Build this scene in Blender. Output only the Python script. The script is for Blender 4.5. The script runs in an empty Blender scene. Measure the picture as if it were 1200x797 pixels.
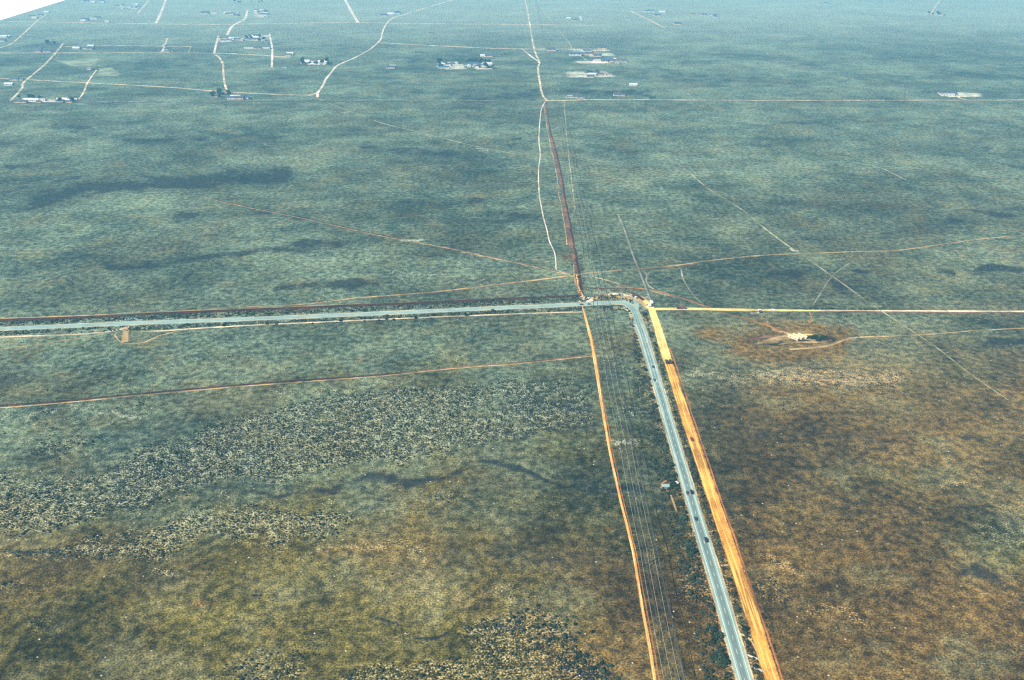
import bpy, math, random
import numpy as np
from mathutils import Vector, Matrix
random.seed(7); RNG = np.random.default_rng(11)
SC = bpy.context.scene; COL = SC.collection
R = math.radians

# ------------------------------------------------------------------ camera geometry
H = 420.0; F = 1000.0; HZ = -90.0; CX, CY = 600.0, 398.5
T = (CY - HZ) / F; TH = math.atan(T); ct, st = math.cos(TH), math.sin(TH)
def g(px, py, z=0.0):
    """photo pixel -> point of the plain (metres), camera stands at (0,0,H) looking north"""
    u = (px - CX) / F; v = (CY - py) / F
    dy = ct + v * st; dz = -st + v * ct
    k = (z - H) / dz
    return Vector((u * k, dy * k, z))
def proj(x, y, z=0.0):
    zc = y * ct + (H - z) * st
    zc = np.where(zc < 1.0, 1.0, zc)
    v = (y * st - (H - z) * ct) / zc
    return CX + F * x / zc, CY - F * v

# ------------------------------------------------------------------ numpy value noise
def vnoise(x, y, seed=0):
    xi = np.floor(x).astype(np.int64); yi = np.floor(y).astype(np.int64)
    fx = x - xi; fy = y - yi
    fx = fx * fx * (3 - 2 * fx); fy = fy * fy * (3 - 2 * fy)
    def h(a, b):
        n = (a * 374761393 + b * 668265263 + seed * 1442695041) & 0xffffffff
        n = ((n ^ (n >> 13)) * 1274126177) & 0xffffffff
        return ((n ^ (n >> 16)) & 0xffff) / 65535.0
    return ((h(xi, yi) * (1 - fx) + h(xi + 1, yi) * fx) * (1 - fy) +
            (h(xi, yi + 1) * (1 - fx) + h(xi + 1, yi + 1) * fx) * fy)
def fbm(x, y, s, seed=0, o=4):
    r = 0; a = .5; t = 0
    for i in range(o):
        r = r + a * vnoise(x / s, y / s, seed + i * 17); t += a; a *= .55; s /= 2.1
    return r / t
def sstep(a, b, x):
    t = np.clip((x - a) / (b - a), 0, 1); return t * t * (3 - 2 * t)
def inpoly(px, py, poly):
    c = np.zeros(px.shape, bool); n = len(poly)
    for i in range(n):
        x1, y1 = poly[i]; x2, y2 = poly[(i + 1) % n]
        if y1 == y2: continue
        c ^= ((y1 > py) != (y2 > py)) & (px < (x2 - x1) * (py - y1) / (y2 - y1) + x1)
    return c
def infield(qx, qy, P, poly):
    a = np.zeros(qx.shape)
    x0 = min(p[0] for p in poly)-40; x1 = max(p[0] for p in poly)+40; y0 = min(p[1] for p in poly)-20; y1 = max(p[1] for p in poly)+20
    s = (qx > x0) & (qx < x1) & (qy > y0) & (qy < y1)
    if not s.any(): return a
    X, Y = qx[s], qy[s]; b = np.zeros(X.shape)
    for dx, dy in ((-16,0),(-9,-5),(-8,5),(0,0),(0,-9),(0,8),(9,-5),(8,5),(16,0)): b += inpoly(X+dx, Y+dy, poly)
    a[s] = b/9.0; return a
def dline(px, py, pts):
    d = np.full(px.shape, 1e9)
    for (x1, y1), (x2, y2) in zip(pts[:-1], pts[1:]):
        vx, vy = x2 - x1, y2 - y1; l = vx * vx + vy * vy + 1e-9
        t = np.clip(((px - x1) * vx + (py - y1) * vy) / l, 0, 1)
        d = np.minimum(d, np.hypot(px - x1 - t * vx, py - y1 - t * vy))
    return d

# ------------------------------------------------------------------ materials
def mat(name):
    m = bpy.data.materials.new(name); m.use_nodes = True
    nt = m.node_tree; nt.nodes.clear()
    out = nt.nodes.new('ShaderNodeOutputMaterial')
    b = nt.nodes.new('ShaderNodeBsdfPrincipled')
    b.inputs['Specular IOR Level'].default_value = .15
    nt.links.new(b.outputs[0], out.inputs[0])
    return m, nt, b, out
def N(nt, t, **k):
    n = nt.nodes.new(t)
    for a, v in k.items(): setattr(n, a, v)
    return n
def lk(nt, a, b): nt.links.new(a, b)
def noise(nt, vec, size, detail=3, rough=.6, off=0):
    n = N(nt, 'ShaderNodeTexNoise'); n.inputs['Scale'].default_value = 1.0 / size
    n.inputs['Detail'].default_value = detail; n.inputs['Roughness'].default_value = rough
    if off:
        a = N(nt, 'ShaderNodeVectorMath', operation='ADD'); a.inputs[1].default_value = (off, off * .7, 0)
        lk(nt, vec, a.inputs[0]); vec = a.outputs[0]
    lk(nt, vec, n.inputs['Vector']); return n.outputs['Fac']
def ramp(nt, v, a, b, lo=0.0, hi=1.0):
    m = N(nt, 'ShaderNodeMapRange'); m.interpolation_type = 'SMOOTHSTEP'
    m.inputs[1].default_value = a; m.inputs[2].default_value = b
    m.inputs[3].default_value = lo; m.inputs[4].default_value = hi
    lk(nt, v, m.inputs[0]); return m.outputs[0]
def mth(nt, op, a, b=None, c=None):
    m = N(nt, 'ShaderNodeMath', operation=op)
    for i, x in enumerate((a, b, c)):
        if x is None: continue
        if isinstance(x, (int, float)): m.inputs[i].default_value = x
        else: lk(nt, x, m.inputs[i])
    return m.outputs[0]
def mix(nt, f, a, b, mode='MIX'):
    m = N(nt, 'ShaderNodeMix', data_type='RGBA', blend_type=mode)
    for i, x in ((0, f), (6, a), (7, b)):
        if isinstance(x, (int, float)): m.inputs[i].default_value = x
        elif isinstance(x, tuple): m.inputs[i].default_value = (*x, 1)
        else: lk(nt, x, m.inputs[i])
    return m.outputs[2]
def pos(nt): return N(nt, 'ShaderNodeNewGeometry').outputs['Position']

def simple(name, c, rough=.7, var=.25, size=.6, metal=0, spec=.3):
    m, nt, b, o = mat(name)
    tc = N(nt, 'ShaderNodeTexCoord').outputs['Object']
    n = noise(nt, tc, size, 4)
    f = ramp(nt, n, .3, .7, 1 - var, 1 + var * .5)
    c2 = mix(nt, 1.0, c, f, 'MULTIPLY')
    lk(nt, c2, b.inputs['Base Color'])
    b.inputs['Roughness'].default_value = rough; b.inputs['Metallic'].default_value = metal
    b.inputs['Specular IOR Level'].default_value = spec
    return m

def dirt(name, c1, c2, grain=1.6, edge=.35, ruts=0.0, rutcol=None, rough=.95, cover=1.0, patchy=0.0):
    """worn earth strip: u runs across it (0..1), v along it in metres; ragged faded edges"""
    m, nt, b, out = mat(name)
    P = pos(nt)
    uv = N(nt, 'ShaderNodeUVMap'); uv.uv_map = 'UVMap'
    sx = N(nt, 'ShaderNodeSeparateXYZ'); lk(nt, uv.outputs[0], sx.inputs[0])
    u = mth(nt, 'ABSOLUTE', mth(nt, 'MULTIPLY_ADD', sx.outputs[0], 2.0, -1.0))
    n1 = noise(nt, P, grain, 3); n2 = noise(nt, P, 14, 3, off=31); n3 = noise(nt, P, 60, 2, off=77)
    f = ramp(nt, mth(nt, 'ADD', mth(nt, 'MULTIPLY', n1, .5), mth(nt, 'MULTIPLY', n2, .5)), .38, .60)
    c = mix(nt, f, c1, c2)
    c = mix(nt, 1.0, c, ramp(nt, n3, .35, .65, .62, 1.12), 'MULTIPLY')
    if rutcol:
        # wheel-polished lines along the strip
        w = N(nt, 'ShaderNodeTexNoise', noise_dimensions='2D'); w.inputs['Scale'].default_value = 1
        cm = N(nt, 'ShaderNodeCombineXYZ')
        lk(nt, mth(nt, 'MULTIPLY', sx.outputs[0], 9.0), cm.inputs[0]); lk(nt, mth(nt, 'MULTIPLY', sx.outputs[1], .02), cm.inputs[1])
        lk(nt, cm.outputs[0], w.inputs['Vector'])
        c = mix(nt, ramp(nt, w.outputs['Fac'], .5, .62, 0, ruts), c, rutcol)
    lk(nt, c, b.inputs['Base Color']); b.inputs['Roughness'].default_value = rough
    ed = mth(nt, 'ADD', mth(nt, 'MULTIPLY', n1, .5), mth(nt, 'MULTIPLY', n2, .5))
    ed = mth(nt, 'MULTIPLY_ADD', ed, 1.6, -.8)
    val = mth(nt, 'ADD', mth(nt, 'SUBTRACT', 1.0, u), mth(nt, 'MULTIPLY', ed, edge))
    a = ramp(nt, val, edge * .25, edge * .25 + .1 + edge * .3, 0, cover)
    if patchy: a = mth(nt, 'MULTIPLY', a, ramp(nt, noise(nt, P, 38, 4, .7, off=211), .38, .56, 1-patchy, 1))
    tr = N(nt, 'ShaderNodeBsdfTransparent'); mx = N(nt, 'ShaderNodeMixShader')
    lk(nt, a, mx.inputs[0]); lk(nt, tr.outputs[0], mx.inputs[1]); lk(nt, b.outputs[0], mx.inputs[2])
    lk(nt, mx.outputs[0], out.inputs[0])
    return m

M = {}
M['yellow'] = dirt('pale yellow graded earth', (.42, .31, .08), (.62, .49, .15), edge=.34, rutcol=(.72, .62, .30), ruts=.5)
M['orange'] = dirt('orange graded earth', (.33, .14, .022), (.56, .28, .05), edge=.36, rutcol=(.68, .42, .10), ruts=.8)
M['rust'] = dirt('rust red earth', (.22, .075, .022), (.34, .13, .04), edge=.8)
M['orange_track'] = dirt('orange two wheel track', (.44, .17, .028), (.66, .31, .06), edge=.4, rutcol=(.86, .60, .27), ruts=.8)
M['maroon'] = dirt('dark maroon berm earth and windrow shade', (.022, .008, .007), (.07, .022, .014), edge=.3, patchy=.45)
M['brown'] = dirt('brown eroded earth', (.10, .045, .03), (.22, .11, .065), edge=.5, patchy=.6)
M['tan'] = dirt('tan dry earth', (.30, .20, .085), (.48, .33, .15), edge=.6, patchy=.7)
M['pale'] = dirt('pale pinkish dust', (.46, .34, .20), (.68, .54, .36), edge=.5, patchy=.5)
M['bright'] = dirt('bleached dust road', (.44, .36, .27), (.66, .56, .44), edge=.5)
M['faint'] = dirt('faint dry track', (.27, .25, .14), (.42, .39, .22), edge=.6, cover=.85, patchy=.75)
M['faintgrey'] = dirt('faint grey track', (.20, .19, .14), (.31, .30, .22), edge=.8, cover=.9, patchy=.6)
M['khaki'] = dirt('khaki cleared field', (.20, .24, .14), (.27, .31, .18), edge=.4, cover=.85, patchy=.2)
M['darkline'] = dirt('dark weed strip', (.035, .04, .035), (.08, .085, .07), edge=.7, cover=.95)
M['pad'] = dirt('bleached cleared ground', (.32, .32, .22), (.50, .49, .36), edge=.5, grain=9, patchy=.4)
M['gravel'] = dirt('gravel shoulder', (.30, .24, .13), (.50, .42, .25), edge=.8, patchy=.7)

def asphalt(name, c1, c2, rough=.75):
    m, nt, b, out = mat(name)
    P = pos(nt); n1 = noise(nt, P, .9, 4); n2 = noise(nt, P, 18, 3, off=12)
    uv = N(nt, 'ShaderNodeUVMap'); uv.uv_map = 'UVMap'
    mp = N(nt, 'ShaderNodeMapping'); mp.inputs['Scale'].default_value = (7, .015, 1); lk(nt, uv.outputs[0], mp.inputs[0])
    n3 = noise(nt, mp.outputs[0], 1.0, 2)
    f = ramp(nt, mth(nt, 'ADD', mth(nt, 'MULTIPLY', n1, .4), mth(nt, 'ADD', mth(nt, 'MULTIPLY', n2, .3), mth(nt, 'MULTIPLY', n3, .3))), .38, .62)
    lk(nt, mix(nt, f, c1, c2), b.inputs['Base Color']); b.inputs['Roughness'].default_value = rough
    return m
M['pave'] = asphalt('sun bleached asphalt', (.13, .205, .18), (.25, .335, .285))
M['band'] = asphalt('darker resurfaced asphalt', (.09, .13, .12), (.13, .18, .165))
M['line'] = simple('white road paint', (.5, .53, .47), .6, .15, 3)

# ---- the plain
def ground_mat():
    m, nt, b, out = mat('desert scrub plain')
    P = pos(nt)
    at = N(nt, 'ShaderNodeAttribute'); at.attribute_name = 'tone'
    sp = N(nt, 'ShaderNodeSeparateColor'); lk(nt, at.outputs['Color'], sp.inputs[0])
    red, dark, pale, sage = sp.outputs[0], sp.outputs[1], sp.outputs[2], at.outputs['Alpha']
    nA = noise(nt, P, 1.3, 3, .65)
    nB = noise(nt, P, 7, 4, .65, off=13)
    nC = noise(nt, P, 45, 5, .65, off=101)
    nD = noise(nt, P, 260, 5, .6, off=503)
    nE = noise(nt, P, 1100, 3, .55, off=901)
    nF = noise(nt, P, 90, 4, .65, off=1301)
    # base: olive <-> straw
    f = mth(nt, 'ADD', mth(nt, 'MULTIPLY', nC, .4), mth(nt, 'ADD', mth(nt, 'MULTIPLY', nD, .35), mth(nt, 'MULTIPLY', nB, .25)))
    olive = mix(nt, ramp(nt, f, .38, .62), (.019, .018, .0050), (.094, .080, .020))
    sg = mix(nt, ramp(nt, f, .38, .62), (.033, .053, .042), (.108, .146, .092))
    brown = mix(nt, ramp(nt, f, .38, .62), (.036, .024, .009), (.140, .088, .026))
    rr = ramp(nt, mth(nt, 'ADD', red, mth(nt, 'MULTIPLY', mth(nt, 'SUBTRACT', mth(nt, 'ADD', mth(nt, 'MULTIPLY', nF, .6), mth(nt, 'MULTIPLY', nB, .4)), .5), 2.0)), -.05, .95)
    ss = ramp(nt, mth(nt, 'ADD', sage, mth(nt, 'MULTIPLY', mth(nt, 'SUBTRACT', nF, .5), 2.4)), -.1, 1.1)
    c = mix(nt, ss, olive, sg); c = mix(nt, rr, c, brown)
    nH = noise(nt, P, 170, 6, .7, off=3001)
    c = mix(nt, mth(nt, 'MULTIPLY', ramp(nt, nH, .46, .66, 0, .45), mth(nt, 'MULTIPLY_ADD', sage, -.55, 1.0)), c, (.105, .066, .020))
    c = mix(nt, ramp(nt, noise(nt, P, 70, 5, .7, off=4001), .5, .68, 0, .6), c, (.125, .118, .055))
    # medium patches of darker growth
    nG = noise(nt, P, 95, 8, .78, off=2203)
    pk = mth(nt, 'ADD', mth(nt, 'MULTIPLY', nD, .25), mth(nt, 'ADD', mth(nt, 'MULTIPLY', nG, .5), mth(nt, 'MULTIPLY', nE, .25)))
    c = mix(nt, 1.0, c, ramp(nt, pk, .40, .60, .60, 1.30), 'MULTIPLY')
    # tufts: grain of individual plants and bare specks
    c = mix(nt, 1.0, c, ramp(nt, nA, .34, .66, .36, 1.75), 'MULTIPLY')
    c = mix(nt, 1.0, c, ramp(nt, nB, .32, .68, .55, 1.5), 'MULTIPLY')
    # mapped dark growth
    gk = mth(nt, 'ADD', mth(nt, 'MULTIPLY', nG, .5), mth(nt, 'MULTIPLY', nC, .5))
    dk = mth(nt, 'MULTIPLY', ramp(nt, mth(nt, 'ADD', dark, mth(nt, 'MULTIPLY', mth(nt, 'SUBTRACT', gk, .5), 9.0)), .3, 1.35), ramp(nt, dark, .06, .4))
    c = mix(nt, mth(nt, 'MULTIPLY', dk, .85), c, (.010, .014, .018))
    # mapped bare pale soil, plus haze brightness painted on the far plain
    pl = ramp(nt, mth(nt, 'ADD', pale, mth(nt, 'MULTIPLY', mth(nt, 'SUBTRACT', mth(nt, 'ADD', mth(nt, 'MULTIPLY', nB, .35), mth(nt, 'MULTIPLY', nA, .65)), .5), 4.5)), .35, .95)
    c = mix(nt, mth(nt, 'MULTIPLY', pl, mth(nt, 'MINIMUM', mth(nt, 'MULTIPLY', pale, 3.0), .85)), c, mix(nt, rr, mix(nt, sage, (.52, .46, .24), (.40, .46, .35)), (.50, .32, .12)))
    # isolated dead bright tufts / dark dots
    vo = N(nt, 'ShaderNodeTexVoronoi'); vo.inputs['Scale'].default_value = 1 / 5.0; lk(nt, P, vo.inputs['Vector'])
    dots = ramp(nt, vo.outputs['Distance'], .06, .16, 1, 0)
    vs = N(nt, 'ShaderNodeSeparateColor'); lk(nt, vo.outputs['Color'], vs.inputs[0])
    c = mix(nt, mth(nt, 'MULTIPLY', dots, ramp(nt, vs.outputs[0], .62, .7)), c, (.025, .03, .02))
    c = mix(nt, mth(nt, 'MULTIPLY', dots, ramp(nt, vs.outputs[1], .86, .93)), c, (.5, .45, .3))
    lk(nt, c, b.inputs['Base Color']); b.inputs['Roughness'].default_value = 1.0; b.inputs['Specular IOR Level'].default_value = 0
    bp = N(nt, 'ShaderNodeBump'); bp.inputs['Distance'].default_value = .9; bp.inputs['Strength'].default_value = .45
    lk(nt, mth(nt, 'ADD', nA, mth(nt, 'MULTIPLY', nB, 2.0)), bp.inputs['Height']); lk(nt, bp.outputs[0], b.inputs['Normal'])
    return m

# ------------------------------------------------------------------ mesh helpers
class MB:
    def __init__(s): s.v = []; s.f = []
    def box(s, x0, x1, y0, y1, z0, z1):
        o = len(s.v)
        s.v += [(x0,y0,z0),(x1,y0,z0),(x1,y1,z0),(x0,y1,z0),(x0,y0,z1),(x1,y0,z1),(x1,y1,z1),(x0,y1,z1)]
        s.f += [tuple(o+i for i in q) for q in ((0,3,2,1),(4,5,6,7),(0,1,5,4),(1,2,6,5),(2,3,7,6),(3,0,4,7))]
        return s
    def prism(s, prof, y0, y1, axis='y'):
        """profile of (x,z) extruded along y"""
        o = len(s.v); n = len(prof)
        for y in (y0, y1):
            for (x, z) in prof: s.v.append((x, y, z) if axis == 'y' else (y, x, z))
        s.f.append(tuple(o+i for i in range(n))); s.f.append(tuple(o+n+i for i in reversed(range(n))))
        for i in range(n):
            j = (i+1) % n; s.f.append((o+j, o+i, o+n+i, o+n+j))
        return s
    def tube(s, a, b, ra, rb=None, n=8):
        rb = ra if rb is None else rb
        a = Vector(a); b = Vector(b); d = (b-a).normalized()
        p = d.orthogonal().normalized(); q = d.cross(p); o = len(s.v)
        for c, r in ((a, ra), (b, rb)):
            for i in range(n):
                t = 2*math.pi*i/n; s.v.append(tuple(c + p*math.cos(t)*r + q*math.sin(t)*r))
        for i in range(n):
            j = (i+1) % n; s.f.append((o+i, o+j, o+n+j, o+n+i))
        s.f.append(tuple(o+i for i in reversed(range(n)))); s.f.append(tuple(o+n+i for i in range(n)))
        return s
    def path(s, pts, r, n=5):
        o = len(s.v); P = [Vector(p) for p in pts]
        for k, p in enumerate(P):
            d = (P[min(k+1, len(P)-1)] - P[max(k-1, 0)]).normalized()
            a = Vector((0,0,1)).cross(d).normalized(); b = d.cross(a)
            for i in range(n):
                t = 2*math.pi*i/n; s.v.append(tuple(p + a*math.cos(t)*r + b*math.sin(t)*r))
        for k in range(len(P)-1):
            for i in range(n):
                j = (i+1) % n; s.f.append((o+k*n+i, o+k*n+j, o+(k+1)*n+j, o+(k+1)*n+i))
        return s
    def mesh(s, name, m=None, smooth=False):
        me = bpy.data.meshes.new(name); me.from_pydata(s.v, [], s.f)
        if smooth: me.polygons.foreach_set('use_smooth', [True]*len(me.polygons))
        if m: me.materials.append(m)
        me.update(); return me
def link(name, me, parent=None, loc=None, rz=None):
    o = bpy.data.objects.new(name, me); COL.objects.link(o)
    if parent: o.parent = parent
    if loc is not None: o.location = loc
    if rz is not None: o.rotation_euler = (0, 0, rz)
    return o
def part(name, mb, m, parent, smooth=False): return link(name, mb.mesh(name, m, smooth), parent)
def tag(o, label=None, cat=None, group=None, kind=None):
    for k, v in (('label', label), ('category', cat), ('group', group), ('kind', kind)):
        if v: o[k] = v
    return o
def empty(name, label, cat, group=None, loc=(0,0,0), rz=0):
    o = link(name, None, None, loc, rz); o.empty_display_size = 1
    return tag(o, label, cat, group)
def copy_tree(o, parent=None, depth=9):
    c = o.copy(); COL.objects.link(c); c.parent = parent
    if depth > 0:
        for ch in list(o.children): copy_tree(ch, c, depth-1)
    return c
USED = set()
def place(proto, loc, rz, label, group=None, scale=1.0, depth=9):
    if proto.name not in USED: USED.add(proto.name); o = proto
    else: o = copy_tree(proto, None, depth)
    o.location = loc; o.rotation_euler = (0, 0, rz); o.scale = (scale,)*3
    o['label'] = label
    if group: o['group'] = group
    elif 'group' in o: del o['group']
    return o

def zl(layer, d):  # lift of a flush surface layer
    return layer * (.012 + d * 1.4e-5)
def ribbon(name, pts, w, m, layer=2, jit=.0, px=True, step=None, parent=None, off=0.0, dash=None, uvoff=0):
    P = [g(*p) if px else Vector((p[0], p[1], 0)) for p in pts]
    # smooth resample
    Q = []
    for i in range(len(P)-1):
        p0 = P[max(i-1, 0)]; p1 = P[i]; p2 = P[i+1]; p3 = P[min(i+2, len(P)-1)]
        L = (p2-p1).length; st_ = step or max(4.0, min(40, p1.length/120)); n = max(1, int(L/st_))
        m1 = (p2-p0); m2 = (p3-p1)
        if m1.length > 0: m1 = m1.normalized()*L*.9
        if m2.length > 0: m2 = m2.normalized()*L*.9
        for k in range(n):
            t = k/n; t2=t*t; t3=t2*t
            Q.append(p1*(2*t3-3*t2+1) + m1*(t3-2*t2+t) + p2*(-2*t3+3*t2) + m2*(t3-t2))
    Q.append(P[-1])
    ws = w if isinstance(w, (list, tuple)) else [w, w]
    rnd = random.Random(hash(name+str(len(Q)))&0xffff if False else len(Q)*31+int(layer*7))
    V = []; Fc = []; UV = []; dist = 0; wob = 0
    n = len(Q)
    for i, p in enumerate(Q):
        d = (Q[min(i+1, n-1)] - Q[max(i-1, 0)]).normalized(); nn = Vector((d.y, -d.x, 0))
        if i: dist += (Q[i]-Q[i-1]).length
        t = i/(n-1)*(len(ws)-1); a = int(min(t, len(ws)-2)); wd = ws[a]*(1-(t-a)) + ws[a+1]*(t-a)
        wob = wob*.7 + rnd.uniform(-1, 1)*jit*.5
        c = p + nn*(off + wob)
        z = zl(layer, math.hypot(c.x, c.y))
        for s in (-1, 1):
            wj = wd*.5*(1+rnd.uniform(-1, 1)*.0)
            V.append((c.x+nn.x*s*wj, c.y+nn.y*s*wj, z)); UV.append(((s+1)/2, dist))
    for i in range(n-1):
        if dash:
            if int(UV[2*i][1]/ (dash*4)) % 1 == 0 and (UV[2*i][1] % (dash*4)) > dash*1.3: continue
        Fc.append((2*i, 2*i+1, 2*i+3, 2*i+2))
    me = bpy.data.meshes.new(name); me.from_pydata(V, [], Fc)
    uvl = me.uv_layers.new(name='UVMap')
    li = np.zeros(len(me.loops), np.int32); me.loops.foreach_get('vertex_index', li)
    uvl.data.foreach_set('uv', np.array(UV, np.float32)[li].ravel())
    me.materials.append(m); me.update()
    o = link(name, me, parent)
    if parent is None: o['kind'] = 'structure'
    return o, Q
def patch(name, pts, m, layer=1, soft=None):
    """cleared ground of a given outline, as a fan with u = distance from the middle"""
    P = [g(*p) for p in pts]; c = sum(P, Vector())/len(P)
    ring = []
    for i in range(len(P)):
        a, b = P[i], P[(i+1) % len(P)]
        for k in range(6): ring.append(a.lerp(b, k/6))
    V = [(c.x, c.y, zl(layer, c.length))]; U = [(.5, 0)]
    for p in ring:
        V.append((p.x, p.y, zl(layer, p.length))); U.append((1.0, 0))
    n = len(ring); Fc = [(0, i+1, (i+1) % n+1) for i in range(n)]
    me = bpy.data.meshes.new(name); me.from_pydata(V, [], Fc)
    uvl = me.uv_layers.new(name='UVMap'); li = np.zeros(len(me.loops), np.int32); me.loops.foreach_get('vertex_index', li)
    uvl.data.foreach_set('uv', np.array(U, np.float32)[li].ravel())
    me.materials.append(m); me.update(); o = link(name, me); o['kind'] = 'structure'
    return o

# ------------------------------------------------------------------ layout (outlines on the plain)
HWY = [(-160,391.5),(0,385.5),(150,379),(300,373.5),(450,367),(600,360.3),(660,357.7),(697,355.8),(722,354.6),(732,355.4),(739,359),(743.5,366),(748.5,380),(752.8,391.5),(764,428),(791,520),(820.7,620),(844,697),(873,797),(893,865)]
GRADE = [(763,361),(766,370),(769.5,380),(781,418),(807.5,500),(841,600),(873.5,697),(905.5,797),(927,865)]
FIELDS = [  # (polygon, density)
 ([(235,490),(330,466),(400,458),(470,458),(560,449),(690,447),(706,468),(702,500),(640,516),(560,522),(500,536),(430,546),(370,560),(250,572),(175,598),(60,610),(-60,612),(-60,566),(60,545),(130,540),(200,520)], .92),
 ([(30,520),(80,512),(130,516),(120,526),(60,534)], .5),
 ([(-60,634),(60,640),(150,622),(260,604),(330,600),(405,602),(400,614),(240,638),(205,654),(110,656),(50,650),(-60,656)], .85),
 ([(510,737),(570,742),(620,722),(655,728),(672,752),(716,782),(700,830),(380,830),(400,790),(470,768),(530,770)], .78),
 ([(770,682),(828,664),(838,702),(800,708),(768,702)], .8),
 ([(738,462),(775,458),(782,490),(740,494)], .7),
 ([(888,672),(930,662),(945,688),(930,705),(892,700)], .55),
 ([(815,466),(850,462),(852,482),(815,484)], .4),
 ([(492,578),(540,574),(552,588),(520,596)], .8),
 ([(-40,690),(60,676),(55,690),(-40,706)], .5),
 ([(50,716),(95,712),(100,732),(60,736)], .5),
 ([(270,776),(330,762),(360,800),(280,830)], .6),
 ([(300,720),(400,726),(360,745),(320,740)], .3),
 ([(1140,620),(1200,600),(1260,640),(1180,660)], .3),
 ([(205,600),(300,585),(330,600),(240,625)], .35),
 ([(880,700),(905,740),(935,740),(925,700)], .25),
]
DARKS = [ # lines of darker growth: pts, half width px, strength
 ([(40,238),(90,222),(160,216),(250,212),(330,204)], 9, .75),
 ([(0,228),(60,224)], 5, .5), ([(100,240),(60,244),(0,246)], 4, .4),
 ([(190,160),(240,163)], 3, .5), ([(140,165),(200,167)],3,.6),([(60,150),(110,148)], 4, .5), ([(0,196),(90,190)], 4, .35),
 ([(60,306),(110,303),(150,312),(215,303)], 3, .5), ([(200,305),(300,295),(390,286),(450,279)], 3.5, .6),
 ([(120,264),(170,262)], 4, .35), ([(200,254),(280,252),(320,248)], 5, .5), ([(0,358),(60,354)], 4, .5),
 ([(330,336),(400,334),(440,332)], 4, .6), ([(360,255),(330,253),(400,250)], 4, .3),
 ([(430,172),(480,178),(560,184)], 4, .5), ([(500,300),(550,296)], 4, .5), ([(460,240),(600,236),(620,230)], 4, .45),
 ([(520,254),(600,262)], 6, .45), ([(600,250),(640,258)], 6, .4), ([(600,165),(630,170)], 6, .4), ([(540,118),(620,112),(640,108)],4,.5),
 ([(560,70),(500,66),(480,72)], 6, .45), ([(600,46),(680,44),(760,38)], 4, .4), ([(690,45),(740,47)], 3, .4),
 ([(760,75),(790,86),(830,90)], 3, .4), ([(660,106),(700,110),(760,108)], 3, .5),([(750,105),(764,114)], 2, .6),([(715,108),(740,107)],2,.8),
 ([(960,50),(1040,62),(1100,66)], 4, .35), ([(900,140),(960,150),(1060,172),(1150,176)], 6, .3), ([(930,142),(990,152)], 2, .5),
 ([(1110,262),(1150,255),(1220,250)], 8, .4), ([(1060,272),(1110,266),(1040,276)], 5, .4),
 ([(900,320),(960,316)], 6, .45), ([(990,330),(1040,340)], 9, .45), ([(1150,316),(1200,318)], 4, .7), ([(1100,318),(1130,320)], 3, .4),
 ([(1010,317),(1030,318)], 1.5, .8), ([(800,300),(860,304),(890,310)], 6, .25), ([(830,322),(900,328)],6,.35),
 ([(200,560),(260,556),(300,570)], 4, .6),
 ([(300,574),(350,577),(420,572),(470,566),(510,556),(545,545)], 4.2, .8), ([(560,548),(600,553),(650,563),(700,566),(740,567)], 3.4, .8),
 ([(225,572),(300,574)], 3, .5), ([(0,640),(100,644)], 3, .5), ([(430,728),(460,727),(482,737),(510,741)], 2, .95),
 ([(350,740),(400,730),(430,728)], 3, .5), ([(620,735),(655,728),(670,745)], 6, .7), ([(540,760),(600,750),(640,755)], 5, .5),
 ([(660,772),(705,790)], 9, .75), ([(690,748),(760,768),(800,766)], 3, .5), ([(300,692),(312,694)], 3, .9), ([(275,683),(290,686)], 2.5, .8),
 ([(280,686),(340,700)], 2, .5), ([(500,608),(560,607),(600,614)], 4, .5), ([(1130,520),(1180,530)], 3, .5), ([(1150,405),(1200,404)], 5, .5),
 ([(850,505),(890,512),(930,510)], 8, .4), ([(900,575),(930,590)], 6, .4), ([(960,665),(990,680)], 6, .5), ([(900,706),(950,712),(965,720)],8,.35),
 ([(1090,680),(1140,672),(1180,690)], 6, .5), ([(1150,610),(1200,615)], 14, .35), ([(600,520),(660,505),(700,500)], 5, .45),
 ([(470,500),(540,510),(600,505)], 8, .5), ([(640,470),(700,476)], 7, .5), ([(560,465),(640,470)], 4, .3), ([(340,530),(400,538)],4,.5),
 ([(90,545),(180,548)], 6, .35), ([(0,600),(60,590),(160,580)], 7, .45), ([(950,397),(966,399)], 2.4, 1.3), ([(725,509),(752,512)], 2, .7),
 ([(870,402),(935,398)], .9, .9), ([(850,404),(880,403)], 1, .6), ([(0,120.5),(90,121)], 1, .3), ([(680,690),(740,680)], 8, .3), ([(600,690),(680,680)], 9, .35),([(620,640),(700,660)], 9, .3),
 ([(0,40),(60,46)], 3, .35), ([(20,56),(70,51)], 2, .6), ([(110,56),(250,60)], 4, .45), ([(480,6),(600,8)], 4, .35), ([(400,4),(540,4)],3,.3),
 ([(760,6),(900,4)], 2, .35), ([(960,9),(1030,18),(1080,20)], 1.5, .5), ([(1150,42),(1200,40)], 3, .4), ([(1040,36),(1090,40)], 2, .35),
]
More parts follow.
